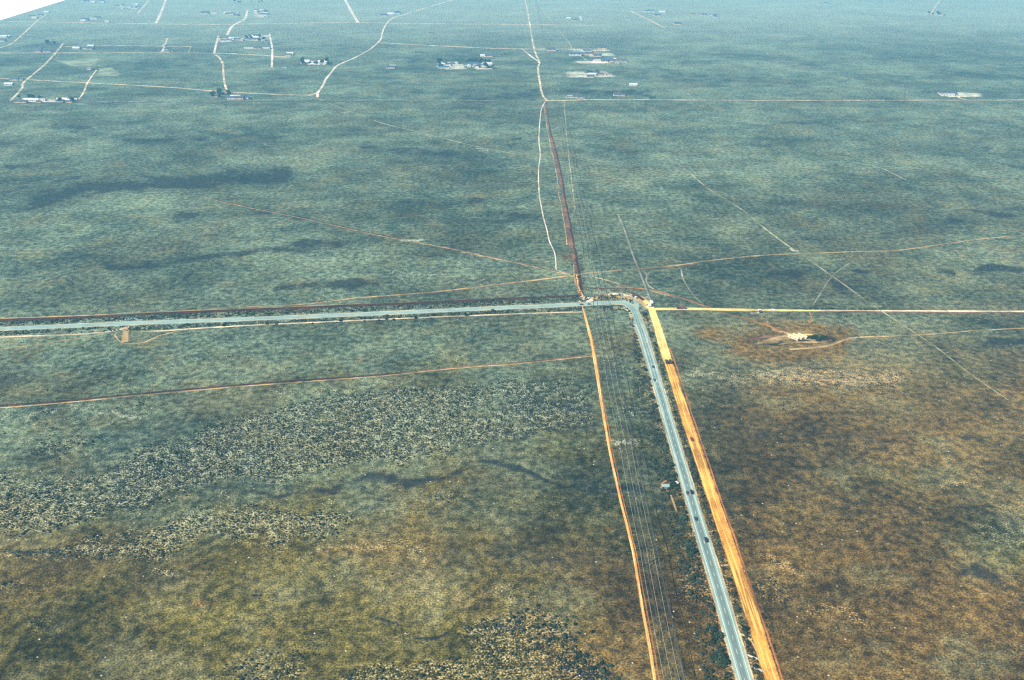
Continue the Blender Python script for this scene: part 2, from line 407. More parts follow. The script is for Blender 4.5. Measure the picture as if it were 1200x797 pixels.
PALES = [
 ([(900,440),(1000,446),(1060,440)], 14, .55), ([(820,440),(880,450)], 10, .35), ([(1090,560),(1140,556)],6,.35),
 ([(900,650),(935,664)], 4, .5), ([(960,708),(1010,720)], 10, .35), ([(360,650),(400,640),(470,636),(500,660)], 8, .3), ([(560,700),(600,690),(620,700)],8,.3),
 ([(0,480),(100,482),(170,490)], 5, .35), ([(320,455),(420,452),(480,448)], 5, .3), ([(420,440),(440,446)], 3, .4),
 ([(270,580),(290,578)], 3, .5), ([(450,320),(500,324),(560,330)], 1.2, .5), ([(470,281),(495,280)], 1.4, .9), ([(540,297),(560,300),(590,306)], 1.4, .6),
 ([(395,131),(412,131)], 1.3, .9), ([(500,157),(520,160)], 1, .6), ([(555,172),(575,176)], 1, .7), ([(290,184),(345,185)], 1.2, .5),
 ([(560,288),(490,272)], .8, .3), ([(680,560),(760,590)], 3, .2), ([(712,518),(728,521)], 3.5, .6), ([(765,515),(775,522)], 2.5, .6), ([(776,445),(782,450)],3,.3),
 ([(0,610),(60,608)], 2, .4), ([(50,660),(110,652),(160,660)], 2, .35), ([(190,662),(210,660)], 5, .4), ([(230,570),(290,560)],3,.4),
 ([(600,80),(640,78)], 1, .3), ([(700,640),(745,630)],4,.2), ([(690,330),(740,344)], 3, .35), ([(700,345),(745,348)], 4, .5), ([(1000,35),(1100,30)], 3, .3),
]
REDS = [
 ([(560,700),(640,760),(730,780)], 45, .35), ([(640,640),(740,700)], 40, .25), ([(150,664),(165,662)], 3, .9), ([(185,725),(200,724)], 2.5, .9),
 ([(235,700),(250,698)], 3, .7), ([(240,662),(250,662)], 2, .9), ([(390,645),(440,640),(500,650),(505,670)], 12, .35), ([(718,620),(732,621)], 1.5, 1.6),
 ([(270,417),(290,418)], 2, .6), ([(820,398),(900,392),(980,395),(970,408),(900,415),(850,410)], 9, .6), ([(840,402),(960,399)], 15, .35), ([(890,375),(940,385)], 7, .4),
 ([(700,740),(760,738)], 3, .8), ([(830,760),(860,790)], 14, .8), ([(790,700),(850,760)], 12, .4), ([(1180,450),(1200,452)],4,.7), ([(940,470),(1010,466),(1080,480)],5,.6),
 ([(672,300),(680,340)], 7, .35),
]
def tone_maps(X, Y):
    px, py = proj(X, Y)
    wx = (fbm(X, Y, 60, 3, 3)-.5); wy = (fbm(X, Y, 60, 9, 3)-.5)
    mpp = np.clip(1.0/np.maximum(py-HZ, 5)*560, .2, 3)   # fewer pixels of wobble when far
    qx = px + wx*70/mpp; qy = py + wy*26/mpp**2
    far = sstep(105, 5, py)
    sage = np.clip((720-py)/390, 0, 1)
    sage = sage + .35*np.exp(-((px-1170)/70)**2-((py-640)/45)**2) + .2*sstep(500, 100, px)*sstep(660, 500, py)
    red = sstep(760, 900, px)*sstep(370, 500, py)*.66 + sstep(860, 1100, px)*sstep(560, 790, py)*.30
    red = red + sstep(560, 800, px)*sstep(520, 760, py)*.34*(px < 900)
    red = red - .6*np.exp(-((px-1180)/60)**2-((py-640)/50)**2) + sstep(560, 800, py)*.16
    red = red + .24*sstep(750, 1050, px)*sstep(140, 300, py)*sstep(520, 420, py)
    dark = np.zeros_like(px); pale = np.zeros_like(px)
    for pts, w, s in DARKS:
        dd = dline(qx, qy, pts); dark = np.maximum(dark, (1.9 if pts[0][1] < 420 else (1.6 if s > .72 else 1.3))*s*np.exp(-(dd/(w*(1.35 if pts[0][1] < 420 else 1.15)))**2))
    for pts, w, s in PALES:
        dd = dline(qx, qy, pts); pale = np.maximum(pale, s*np.exp(-(dd/w)**2))
    pale = np.maximum(pale, far*.62)  # distant ground painted paler to brighten it as haze would
    for pts, w, s in REDS:
        dd = dline(qx, qy, pts); red = red + s*np.exp(-(dd/w)**2)
    cl = fbm(X, Y, 14, 77, 3); cl2 = fbm(X, Y, 45, 5, 3)
    for poly, s in FIELDS:
        fm = sstep(.2,.95,infield(qx, qy, None, poly)*.74+.6*(cl-.5)+.75*(cl2-.5)+.15); pale = np.maximum(pale, fm*(.14+.30*s)); dark = np.maximum(dark, fm*s*.30)
    # worked ground of the highway's right of way
    dh = dline(px, py, HWY); sc_ = np.clip((py-HZ)/520, .5, 2); dark = np.maximum(dark, .22*np.exp(-(dh/(13*sc_))**2)*(px > 742)*(py > 380)); dark = np.maximum(dark, .55*np.exp(-(dh/6)**2)*(px <= 742))
    pale = np.maximum(pale, .48*np.exp(-(dh/(13*sc_))**2)*(px > 742))
    red = red + .45*np.exp(-(dh/(18*sc_))**2)*(px > 742)*(py > 365)
    pale = np.maximum(pale, .42*np.exp(-(dh/7)**2)*(px <= 742))
    return px, py, red, dark, pale, sage

# ------------------------------------------------------------------ ground sheet
def build_ground():
    ds = [-6000, -1500, -200, 150]
    py = 860.0
    while py > -55:
        ds.append(float(g(600, py).y)); py -= 2.0 if py > 0 else 3
    ds += [ds[-1]*1.3, 27000, 34000]
    nx = 620; u = np.linspace(-1, 1, nx)
    u = np.sign(u)*np.abs(u)**1.0
    Dg = np.array(ds)[:, None]
    hw = np.where(Dg < 9000, np.maximum(Dg*.95, 0)+420, 30000.0)
    hw = np.maximum(hw, 0)
    X = u[None, :]*hw; Y = np.broadcast_to(Dg, X.shape)
    ny = len(ds)
    v = np.stack([X, Y, np.zeros_like(X)], -1).reshape(-1, 3).astype(np.float32)
    idx = np.arange(ny*nx).reshape(ny, nx)
    q = np.stack([idx[:-1, :-1], idx[:-1, 1:], idx[1:, 1:], idx[1:, :-1]], -1).reshape(-1, 4)
    me = bpy.data.meshes.new('ground'); me.vertices.add(len(v)); me.vertices.foreach_set('co', v.ravel())
    me.loops.add(q.size); me.loops.foreach_set('vertex_index', q.ravel().astype(np.int32))
    me.polygons.add(len(q)); me.polygons.foreach_set('loop_start', np.arange(0, q.size, 4, dtype=np.int32))
    me.update(calc_edges=True)
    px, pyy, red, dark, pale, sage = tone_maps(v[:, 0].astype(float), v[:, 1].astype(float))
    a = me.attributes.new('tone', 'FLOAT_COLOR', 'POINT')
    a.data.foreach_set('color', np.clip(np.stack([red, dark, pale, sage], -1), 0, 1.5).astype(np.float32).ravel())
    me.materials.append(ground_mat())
    o = link('ground', me); o['kind'] = 'structure'
build_ground()

# ------------------------------------------------------------------ roads and tracks
ribbon('gravel_shoulder', HWY, 15.5, M['gravel'], 1)
hwy, HQ = ribbon('highway', HWY, [11.5]*12+[14]+[12.0]+[10.5]*2+[10.0]*4, M['pave'], 3, step=5)
def sub(name, **k):
    o, _ = ribbon(name, HWY, k.pop('w'), k.pop('m'), k.pop('layer'), parent=hwy, step=5, **k); return o
south = HWY[12:]
def subs(name, pts, **k):
    o, _ = ribbon(name, pts, k.pop('w'), k.pop('m'), k.pop('layer'), parent=hwy, **k); return o
subs('dark_lane_strip', [(770,448.5)]+HWY[15:], w=[2.6,3.6,3.8,3.8], m=M['band'], layer=4, step=6)
subs('dark_lane_strip', HWY[9:14]+[(769,445)], w=.9, m=M['band'], layer=4, off=-1.3, step=5)
subs('dark_lane_strip', HWY[9:14]+[(769,445)], w=.9, m=M['band'], layer=4, off=1.3, step=5)
subs('edge_line', HWY[12:], w=.42, m=M['line'], layer=5, off=-3.3, step=6)
subs('edge_line', HWY[12:], w=.42, m=M['line'], layer=5, off=3.3, step=6)
subs('edge_line', HWY[:9], w=.42, m=M['line'], layer=5, off=-4.2, step=6)
subs('edge_line', HWY[:9], w=.42, m=M['line'], layer=5, off=4.2, step=6)
subs('centre_dash', HWY[13:], w=.24, m=M['line'], layer=6, step=1.5, dash=3.0)
subs('centre_dash', HWY[:9], w=.30, m=M['line'], layer=6, step=1.5, dash=3.0)
subs('turnout', [(146,375.2),(149,373.6),(158,373),(165,375.5)], w=5, m=M['pave'], layer=2.5)
subs('turnout', [(726,353.6),(734,352.6),(741,352.8),(745.5,355.5),(745.5,361),(746,366)], w=[4,8,8,4], m=M['pave'], layer=2.5)

for k_ in (-1, 1): ribbon('dust_strip', HWY, 1.7, M['gravel'], 3.4, .25, off=k_*5.3)
def road(name, pts, w, m, layer=2, jit=0.0, off=0.0): return ribbon(name, pts, w, M[m], layer, jit, off=off)[0]
# broad graded road east of the highway
road('graded_road', GRADE[:4]+[(783,424)], [10,11,12,12], 'yellow', 2)
road('graded_road', [(782.4,422)]+GRADE[4:], [11,12,11.5,11,11.5], 'orange', 2)
road('dirt_road', [(766,362.2),(800,362),(860,363),(900,363.6),(940,363.8),(960,363.9)], [8,9,8,9,7,3], 'yellow', 1.8, jit=.3)
road('dirt_road', [(935,363.8),(1000,364),(1060,364.3),(1120,364.6),(1200,365),(1360,366)], [6,4.5,6,5,5.5,5], 'pale', 1.7, jit=.5)
road('rust_verge', [(766,364.2),(850,364.8),(940,365.4),(1040,365.7),(1200,366.4)], [2,3,3,3,2], 'brown', 1.6, jit=.5)
road('dirt_apron', [(755,352),(760,356),(765,364)], [7,12,12], 'yellow', 1.9)
road('dirt_apron', [(680,347),(686,350),(692,353.5)], [8,16,14], 'bright', 1.7)
road('dirt_apron', [(692,350),(705,347.5),(720,346.5),(735,347),(748,350),(757,356),(762,364)], [8,20,26,26,22,18,8], 'tan', 1.2)
road('dirt_apron', [(712,345),(722,344.2),(730,345.5),(738,347)], [3,8,10,6], 'pad', 1.4)
road('gravel_shoulder', [(690,364),(715,362),(733,361),(741,368),(745,380)], [6,10,12,8,5], 'gravel', 1.1)
road('rust_verge', [(745.5,372),(749.5,385),(752,397)], [3,5,3], 'rust', 1.4, off=6)
road('rust_verge', [(737,362),(741,372),(745,388),(747,400)], [3,7,6,3], 'orange', 1.3)
road('rust_verge', [(776,408),(780,418),(806,500),(838,600),(870,697),(902,797)], 2.2, 'rust', 1.6, jit=.6, off=-8.0)
road('rust_verge', [(786,424),(812,500),(847,600),(880,697),(912,797)], 2.4, 'rust', 1.6, jit=.5)
# west-side orange two-track
road('orange_track', [(679,352),(682,358),(684,363),(686,372),(690,388),(693,400),(701.5,450),(709.5,500),(719,550),(730.5,600),(742,647),(750,697),(759,747),(767.5,797),(778,862)], [2.2,3.6,3.6,3,2.6,2.4,2.4,2.4,2.4,2.4,2.4], 'orange_track', 2, jit=.15)
road('rust_verge', [(683,363),(686,373),(690.5,388),(694,400),(702.5,450),(711,500),(721,550),(732,600),(744,650),(753,700),(770,797),(780,862)], 1.3, 'rust', 1.7, jit=.4, off=-1.2)
# long windrow across the lower left
road('dirt_track', [(-150,487),(0,477.5),(75,471.5),(150,464),(300,451),(440,440.5),(540,430.5),(600,426.5),(690,417.2),(702,416)], 2.6, 'tan', 1.2, jit=.4, off=1.0)
road('windrow', [(-150,485),(0,475.5),(75,470),(150,462.6),(300,449.8),(440,439.8),(470,437)], 4.2, 'maroon', 1.5, jit=.3)  # flat maroon earth, widened and darkened in place of the windrow's cast shadow
road('windrow', [(470,437),(540,430),(600,425.5),(690,416.5),(702,415.5)], 3.0, 'brown', 1.5, jit=.3)
# berm north of the highway and dust track south of it
road('berm', [(-160,382),(0,375.2),(100,371.6),(200,366.8),(300,362.8),(400,358.8),(500,354.8),(600,350.2),(668,347),(684,345.5)], [9,9,9,9,9,7], 'maroon', 1.5, jit=.5)
road('dust_strip', [(-160,380),(0,373.5),(100,369.8),(200,365),(300,361.3),(400,357.2),(500,353.5)], [4,4,3.5,2.5,.3], 'tan', 1.3, jit=.4)
road('dust_track', [(-160,400),(0,395),(60,393),(100,391.3),(135,387.5),(148,384.5)], 4.5, 'pale', 1.6, jit=.4)
road('dust_track', [(165,388.5),(185,388),(240,384.3),(300,381),(400,376.5),(500,372),(600,368),(650,366.2),(683,365.6)], 4.0, 'pale', 1.6, jit=.4)
road('faint_track', [(-160,421),(0,408.5),(40,404.5),(75,399),(120,392)], 2.4, 'tan', 1.1)
road('dirt_apron', [(148,383),(147,393),(146,401)], [9,9,10], 'tan', 1.8)
road('faint_track', [(134,392),(138,398),(143,402),(158,403),(170,401),(185,394),(200,390),(220,386)], 2.4, 'tan', 1.5)
# old road running east-west behind the corner
road('dirt_track', [(230,364),(270,360.5),(350,357),(420,349),(500,343),(600,331.5),(665,323.5),(690,320),(740,315.8),(800,310),(830,305.5),(900,298.8),(930,297.6),(1000,295),(1050,293.5),(1100,286.8),(1150,280),(1200,275.5),(1340,258)], [2.5,3,4.5,4.5,4.5,4.5,5,4.5,4,4,4], 'tan', 1.6, jit=.5)
road('windrow', [(350,358),(420,350.3),(500,344.2),(600,332.5),(665,324.6)], 1.6, 'brown', 1.7, jit=.4)
road('windrow', [(760,315),(800,311.2),(815,309)], 3, 'brown', 1.7)
road('dirt_track', [(235,230),(250,234),(300,245),(355,256),(400,266),(440,275),(470,281),(520,290),(570,301),(600,307),(650,318.5),(668,322)], [2.2,3.2,3.2,3.2,3.2,3.2,3.2,3], 'tan', 1.5, jit=.6)
road('windrow', [(250,233.4),(300,244.4),(355,255.4),(400,265.4),(440,274.4),(470,280)], 3.2, 'maroon', 1.6, jit=.5)
road('windrow', [(520,289),(570,300),(600,306),(650,317.4),(668,321)], 2.6, 'brown', 1.6, jit=.5)
for k_,(a_,b_) in enumerate([((704,398),(784,797)),((709,398),(793,797)),((716.5,398),(802,797))]):
    pl = [(a_[0]-(a_[1]-368)*.2, 368), a_, ((a_[0]+b_[0])/2, (a_[1]+b_[1])/2), b_, (b_[0]+13, 862)]
    road('service_track', pl, 1.0 if k_ < 2 else 1.5, 'darkline', 1.3, jit=.3)
# corridor north
road('eroded_road', [(639,119),(642,140),(646,160),(651,185),(656,205),(661,235),(665,260),(669,285),(673,300),(677,318),(679.5,335),(682,349)], [6,6,7,8,8,8,8,9,10,9,9], 'brown', 1.4, jit=.8)
road('eroded_road', [(640,119),(644,148),(648,165),(655,190),(660,215),(664,240),(668,262),(672,285),(676,305),(679,322),(681,340)], [2,2,3,3,3,3,3,3,4,4], 'maroon', 1.6, jit=1.2)
road('eroded_road', [(637,120),(639,138),(643,160),(649,188),(653,210),(657,240),(661,262),(665,287)], 2, 'tan', 1.7, jit=1.0)
road('rust_verge', [(672,310),(673,325),(676,338),(680,347)], [1.5,3,4,3], 'tan', 1.5, jit=.8)
road('rust_verge', [(676,322),(679,338),(684,348)], 2.5, 'orange_track', 1.8, jit=.8)
road('pale_track', [(639,119),(635,126),(633.5,135),(632,150),(631.5,165),(633,182),(631,200),(632,228),(636,252),(641,270),(644,283),(650,297),(652,310),(652.5,316.5),(660,319.5),(668,321)], [2.5,2.6,2.6,2.4,2.4,2.4,2.2,1.2], 'bright', 2, jit=.5)
road('bright_dirt_road', [(614.5,-2),(618,12),(621,30),(624,48),(626.5,60),(631,70),(632.3,74),(630.5,79),(633,98),(636,112),(641,118)], [9,8,8,8,8,9,8,8,8], 'pale', 2, jit=.8)
road('bright_dirt_road', [(611,57),(619,63.5),(629,71),(632.5,74)], 9, 'bright', 1.9)
road('eroded_road', [(612,58),(620,65.5),(630,72.5)], 5, 'brown', 2.1)
# long straight section roads
road('section_road', [(100,119.5),(250,118.6),(370,116),(480,117.2),(640,118.4),(680,117)], 8, 'faintgrey', 1.5, jit=1)
road('section_road', [(640,118.3),(700,116.8),(800,117.2),(900,117.6),(1130,117.4),(1200,117.2),(1400,117)], 8, 'pale', 1.6, jit=1)
road('weed_strip', [(-60,121.4),(0,121),(60,121),(100,120.2),(250,119),(420,119.2),(480,118.6)], 24, 'darkline', 1.5, jit=1)
road('weed_strip', [(640,119.2),(800,118.4),(1200,118.4),(1400,118.2)], 9, 'darkline', 1.4, jit=1)
road('dirt_road', [(-60,90.5),(0,92),(100,97),(200,102.5),(262,107.5),(300,109.5),(340,111.2),(362,111.6),(369,110)], 10, 'pale', 1.7, jit=1)
road('bright_dirt_road', [(372,114),(373,108),(378,101),(381,94),(388,85),(395,77),(408,71),(422,64.5),(436,56),(446,46),(448,38),(452,29),(459,22),(468,18)], [9,9,9,8,8,8,9,10], 'bright', 2, jit=.8)
road('bright_dirt_road', [(362,112),(370,109.5),(376,104)], 7, 'bright', 1.9)
road('faint_track', [(468,19),(490,12),(520,3),(540,-3)], 14, 'pale', 1.3)
road('faint_track', [(374,116),(400,127),(450,145),(500,157),(560,172),(605,181)], 4.2, 'faint', 1.3, jit=1.2)
road('dirt_road', [(270,109),(265,103),(262,90),(261,76),(256,66),(251,64)], 8, 'pale', 2, jit=1)
road('bright_dirt_road', [(251,63),(253,53),(256,42)], 10, 'bright', 2)
road('bright_dirt_road', [(266,41),(272,31),(280,26),(287,22),(290,12)], 15, 'bright', 2)
road('bright_dirt_road', [(316,40),(318.5,53),(319,65),(318.3,79)], 9, 'bright', 2, jit=1)
road('bright_dirt_road', [(403,-3),(411,12),(419.5,26.5)], 20, 'bright', 2)
road('bright_dirt_road', [(195,-2),(189,14),(183,27)], 16, 'bright', 2)
road('dirt_road', [(176,-2),(168,8),(161,16)], 11, 'pale', 2)
road('faint_track', [(161,16),(152,26)], 8, 'faint', 2)
road('dirt_road', [(74,51),(66,61),(51,77),(31,93.5),(26.5,98),(26,103),(12,118)], 8, 'pale', 2.1, jit=.8)
road('dirt_road', [(113,82),(103,96),(98,108),(91,118)], 6, 'pale', 1.9, jit=.8)
road('dirt_road', [(54,17),(44,24),(29,38),(12,52),(0,56),(-30,66)], 8, 'pale', 1.9)
road('section_road', [(-60,24),(0,25),(120,27),(250,28.6),(400,26.6),(520,28),(640,29),(700,30)], 20, 'pale', 1.3)
road('section_road', [(76,54.5),(140,53.6),(224,54.6)], 14, 'pale', 1.3); road('section_road', [(-40,62),(0,62.2),(250,62.4),(340,67)], 14, 'pale', 1.3)
road('section_road', [(442,50),(520,54),(600,57.3),(700,57.5)], 16, 'pale', 1.3)
road('faint_track', [(130,52),(160,47),(190,47),(260,40)], 6, 'faint', 1.2); road('section_road', [(470,74.5),(510,75),(600,79),(640,80)], 5, 'faintgrey', 1.3)
road('faint_track', [(196,45),(192,56),(188,62)], 7, 'pale', 1.4); road('faint_track', [(224,54),(221,62)], 5, 'faint', 1.4)
road('faint_track', [(240,40),(320,36)], 7, 'faint', 1.2); road('dirt_road', [(322,68),(342,67)], 7, 'pale', 1.5)
# diagonal pale track right
road('pale_diagonal_track', [(770,178),(800,196),(830,221),(870,246),(900,270.5),(925,289),(935,295.5),(970,320),(1000,341.5),(1035,366),(1070,388.5),(1100,409),(1140,440.5),(1182,469)], [2.0,3,4,4,4,3,2.8,2.2,1.2], 'faint', 2, jit=.5)
road('dirt_apron', [(926,291),(930,294),(936,294)], [5,8,4], 'pad', 1.5)
road('dirt_track', [(700,338),(730,336.8),(765,340.2),(800,349.5),(830,359.5),(850,367),(875,374),(900,381.5),(925,393.5)], [3,4,4,3.5,3.5,3.5,5], 'rust', 1.5, jit=.4)
road('dirt_track', [(764,341.5),(800,350.8),(826,359)], 2, 'tan', 1.7, jit=.4); road('dirt_track', [(690,323),(720,331),(738,337)], 3, 'tan', 1.5, jit=.4)
road('windrow', [(684,336.8),(710,338.4),(760,338.6)], 3, 'maroon', 1.45, jit=.3)
road('windrow', [(735,342),(745,345),(752,350),(757,354)], [3,5,5], 'maroon', 1.6)
road('fence_track', [(703,250.5),(727,253)], 2.5, 'darkline', 1.6); road('fence_track', [(661,117),(664,160),(669,205),(674,245)], 2.6, 'faint', 1.5)
road('fence_track', [(724,251.5),(732,270),(742,300),(750,320),(757,338),(765,361)], 3.4, 'faintgrey', 1.6)
road('weed_strip', [(727.5,253),(735,272),(745,302),(753,322),(760,340),(767.5,361)], 2.2, 'darkline', 1.9)
road('faint_track', [(745,314),(755,319),(758,322),(757.5,332),(766,339)], 3.4, 'faintgrey', 1.5, jit=.3); road('faint_track', [(758,322),(763,318.5)], 3, 'faintgrey', 1.45)
road('faint_track', [(798,315),(801,328),(812,345),(827,359.5)], 3.2, 'faintgrey', 1.5, jit=.4)
road('faint_track', [(1001,305),(978,321),(962,343),(953,357)], 1.8, 'faintgrey', 1.5, jit=.5); road('dirt_track', [(948,365),(951,372),(949,379)], 2.2, 'rust', 1.5)
road('dirt_track', [(925,409.5),(955,407.5),(975,404),(990,398),(1005,395.4),(1050,393.8),(1100,391),(1150,387),(1200,384.5),(1330,379)], [5,5,4.5,2.6,2.4,2.2,2.2], 'tan', 1.6, jit=.4)
road('homestead_yard', [(905,385),(925,391),(945,390),(962,393)], [5,9,10,5], 'tan', 1.5)
road('homestead_yard', [(912,404),(930,401),(955,401),(975,399)], [3,5,6,3], 'tan', 1.5)
road('homestead_yard', [(885,403),(905,398),(925,395),(950,397),(968,401)], [4,9,14,12,5], 'tan', 1.35)
road('homestead_yard', [(868,400),(890,396),(915,393)], [3,6,4], 'brown', 1.4)
road('homestead_yard', [(922,391.5),(935,392.5),(952,392)], [5,6,4], 'yellow', 1.7)
road('faint_track', [(700,440),(760,470)], .01, 'faint', 1.1)
road('faint_track', [(1103,-2),(1096,8),(1091,16)], 9, 'pale', 1.5); road('bright_dirt_road', [(739,13),(760,23),(779.5,33)], 13, 'pale', 1.5)
road('faint_track', [(1180,0),(1182,15),(1200,22)], 8, 'faintgrey', 1.5); road('faint_track', [(805,108),(814,117)], 6, 'faintgrey', 1.5)
road('faint_track', [(1150,112),(1122,113),(1132,117)], [3,9,7], 'pale', 1.5); road('faint_track', [(1000,190),(1030,196),(1062,211)], 3, 'faint', 1.5)
road('faint_track', [(640,17),(668,52),(672,60),(690,72)], 7, 'faint', 1.5); road('section_road', [(1050,19),(1120,21)], 8, 'faintgrey', 1.5)
road('service_track', [(845,663),(855,662),(864,660)], [2,1.5,2], 'tan', 1.8)
road('service_track', [(866,742),(876,746),(884,757),(893,775)], 2, 'tan', 1.8, jit=.5)
road('service_track', [(786,580),(789,588),(793,600)], [1.5,2.5,1.5], 'tan', 1.8); road('service_track', [(800,495),(806,510),(812,530),(822,560),(831,590)], 1.8, 'tan', 1.8, jit=.3)
road('service_track', [(788,560),(776,566),(774,571),(784,576)], 2, 'rust', 1.8)
# cleared fields round the far settlements
for pts in ([(57,70),(80,70),(125,68),(112,79),(82,79)], ): patch('cleared_field', pts, M['khaki'], 1.1)
patch('cleared_field', [(114,79),(132,78),(146,88),(140,90),(108,90)], M['khaki'], 1.2)
patch('cleared_field', [(652,83.5),(690,82.6),(714,83),(730,91),(700,92),(662,92)], M['pad'], 1.1)
patch('cleared_field', [(660,57.5),(716,57),(722,60),(668,61)], M['pad'], 1.1)
patch('cleared_field', [(680,61),(722,62),(726,66),(688,67)], M['pad'], 1.2)
patch('cleared_field', [(668,71.5),(720,71),(722,74.5),(672,74.8)], M['bright'], 1.1)
patch('cleared_field', [(1090,108.5),(1120,107.5),(1155,109),(1158,114),(1108,115)], M['pad'], 1.1)
patch('cleared_field', [(14,116.2),(88,115.6),(88,120),(12,120)], M['bright'], 1.8)
patch('cleared_field', [(878,365.5),(893,365.2),(896,367.2),(877,367.4)], M['bright'], 2.0)
patch('cleared_field', [(512,74.5),(545,74),(552,82),(520,82.5)], M['pad'], 1.1)
patch('cleared_field', [(546,74.5),(578,74.5),(584,83),(556,82)], M['pad'], 1.1)
patch('cleared_field', [(353,70.5),(384,69.6),(387,77.5),(354,76.5)], M['bright'], 1.1)
patch('cleared_field', [(286,42),(316,42),(316,49),(287,48)], M['pad'], 1.1)
patch('cleared_field', [(254,47),(272,46.5),(274,49.5),(256,50)], M['pad'], 1.1)
patch('cleared_field', [(295,12),(315,10),(315,22),(296,22)], M['pad'], 1.1)

# ------------------------------------------------------------------ scrub (uncountable) as one mesh
def ico(sub=1):
    t = (1+5**.5)/2
    v = [(-1,t,0),(1,t,0),(-1,-t,0),(1,-t,0),(0,-1,t),(0,1,t),(0,-1,-t),(0,1,-t),(t,0,-1),(t,0,1),(-t,0,-1),(-t,0,1)]
    v = [Vector(a).normalized() for a in v]
    f = [(0,11,5),(0,5,1),(0,1,7),(0,7,10),(0,10,11),(1,5,9),(5,11,4),(11,10,2),(10,7,6),(7,1,8),(3,9,4),(3,4,2),(3,2,6),(3,6,8),(3,8,9),(4,9,5),(2,4,11),(6,2,10),(8,6,7),(9,8,1)]
    for _ in range(sub):
        c = {}; nf = []
        def mid(a, b):
            k = (min(a,b), max(a,b))
            if k not in c: c[k] = len(v); v.append(((v[a]+v[b])/2).normalized())
            return c[k]
        for a, b, d in f:
            x, y, z = mid(a,b), mid(b,d), mid(d,a); nf += [(a,x,z),(b,y,x),(d,z,y),(x,y,z)]
        f = nf
    return v, f
IV, IF = ico(0)
def lumps():
    out = []
    for k in range(6):
        r = random.Random(k+40); vs = []
        for p in IV:
            s = r.uniform(.6, 1.25); vs.append((p.x*s, p.y*s*.9, max(p.z*s*.62+.42, -.05)))
        out.append(np.array(vs, np.float32))
    return out
LUMPS = lumps()
keep = [f for f in IF if not all(IV[i].z < -.4 for i in f)]
KF = np.array(keep, np.int32)
IV, IF = ico(1)
M['scrub'] = None
def foliage(name, c1, c2, size=1.0):
    m, nt, b, out = mat(name); n = noise(nt, pos(nt), size, 2)
    oi = N(nt, 'ShaderNodeObjectInfo')
    f = mth(nt, 'ADD', mth(nt, 'MULTIPLY', n, .7), mth(nt, 'MULTIPLY', oi.outputs['Random'], .3))
    lk(nt, mix(nt, ramp(nt, f, .35, .65), c1, c2), b.inputs['Base Color']); b.inputs['Roughness'].default_value = .9
    b.inputs['Specular IOR Level'].default_value = .05
    return m
M['scrub'] = foliage('dark sagebrush', (.008, .012, .009), (.028, .036, .022), 5)
M['leaf'] = foliage('juniper foliage', (.012, .022, .014), (.04, .06, .03), .8)
M['bark'] = simple('grey brown bark', (.10, .07, .05), .9)
def merged_lumps(name, P, S, m):
    n = len(P); nv = 12; V = np.zeros((n, nv, 3), np.float32)
    kinds = RNG.integers(0, len(LUMPS), n); an = RNG.uniform(0, 6.283, n)
    for k in range(len(LUMPS)):
        s = kinds == k; b = LUMPS[k][None]
        c, si = np.cos(an[s])[:, None], np.sin(an[s])[:, None]
        sc_ = S[s][:, None]
        V[s, :, 0] = (b[..., 0]*c - b[..., 1]*si)*sc_ + P[s, 0][:, None]
        V[s, :, 1] = (b[..., 0]*si + b[..., 1]*c)*sc_ + P[s, 1][:, None]
        V[s, :, 2] = b[..., 2]*sc_
    Fq = (KF[None] + (np.arange(n)*nv)[:, None, None]).reshape(-1, 3).astype(np.int32)
    me = bpy.data.meshes.new(name); me.vertices.add(n*nv); me.vertices.foreach_set('co', V.ravel())
    me.loops.add(Fq.size); me.loops.foreach_set('vertex_index', Fq.ravel())
    me.polygons.add(len(Fq)); me.polygons.foreach_set('loop_start', np.arange(0, Fq.size, 3, dtype=np.int32))
    me.update(calc_edges=True); me.materials.append(m)
    return link(name, me)

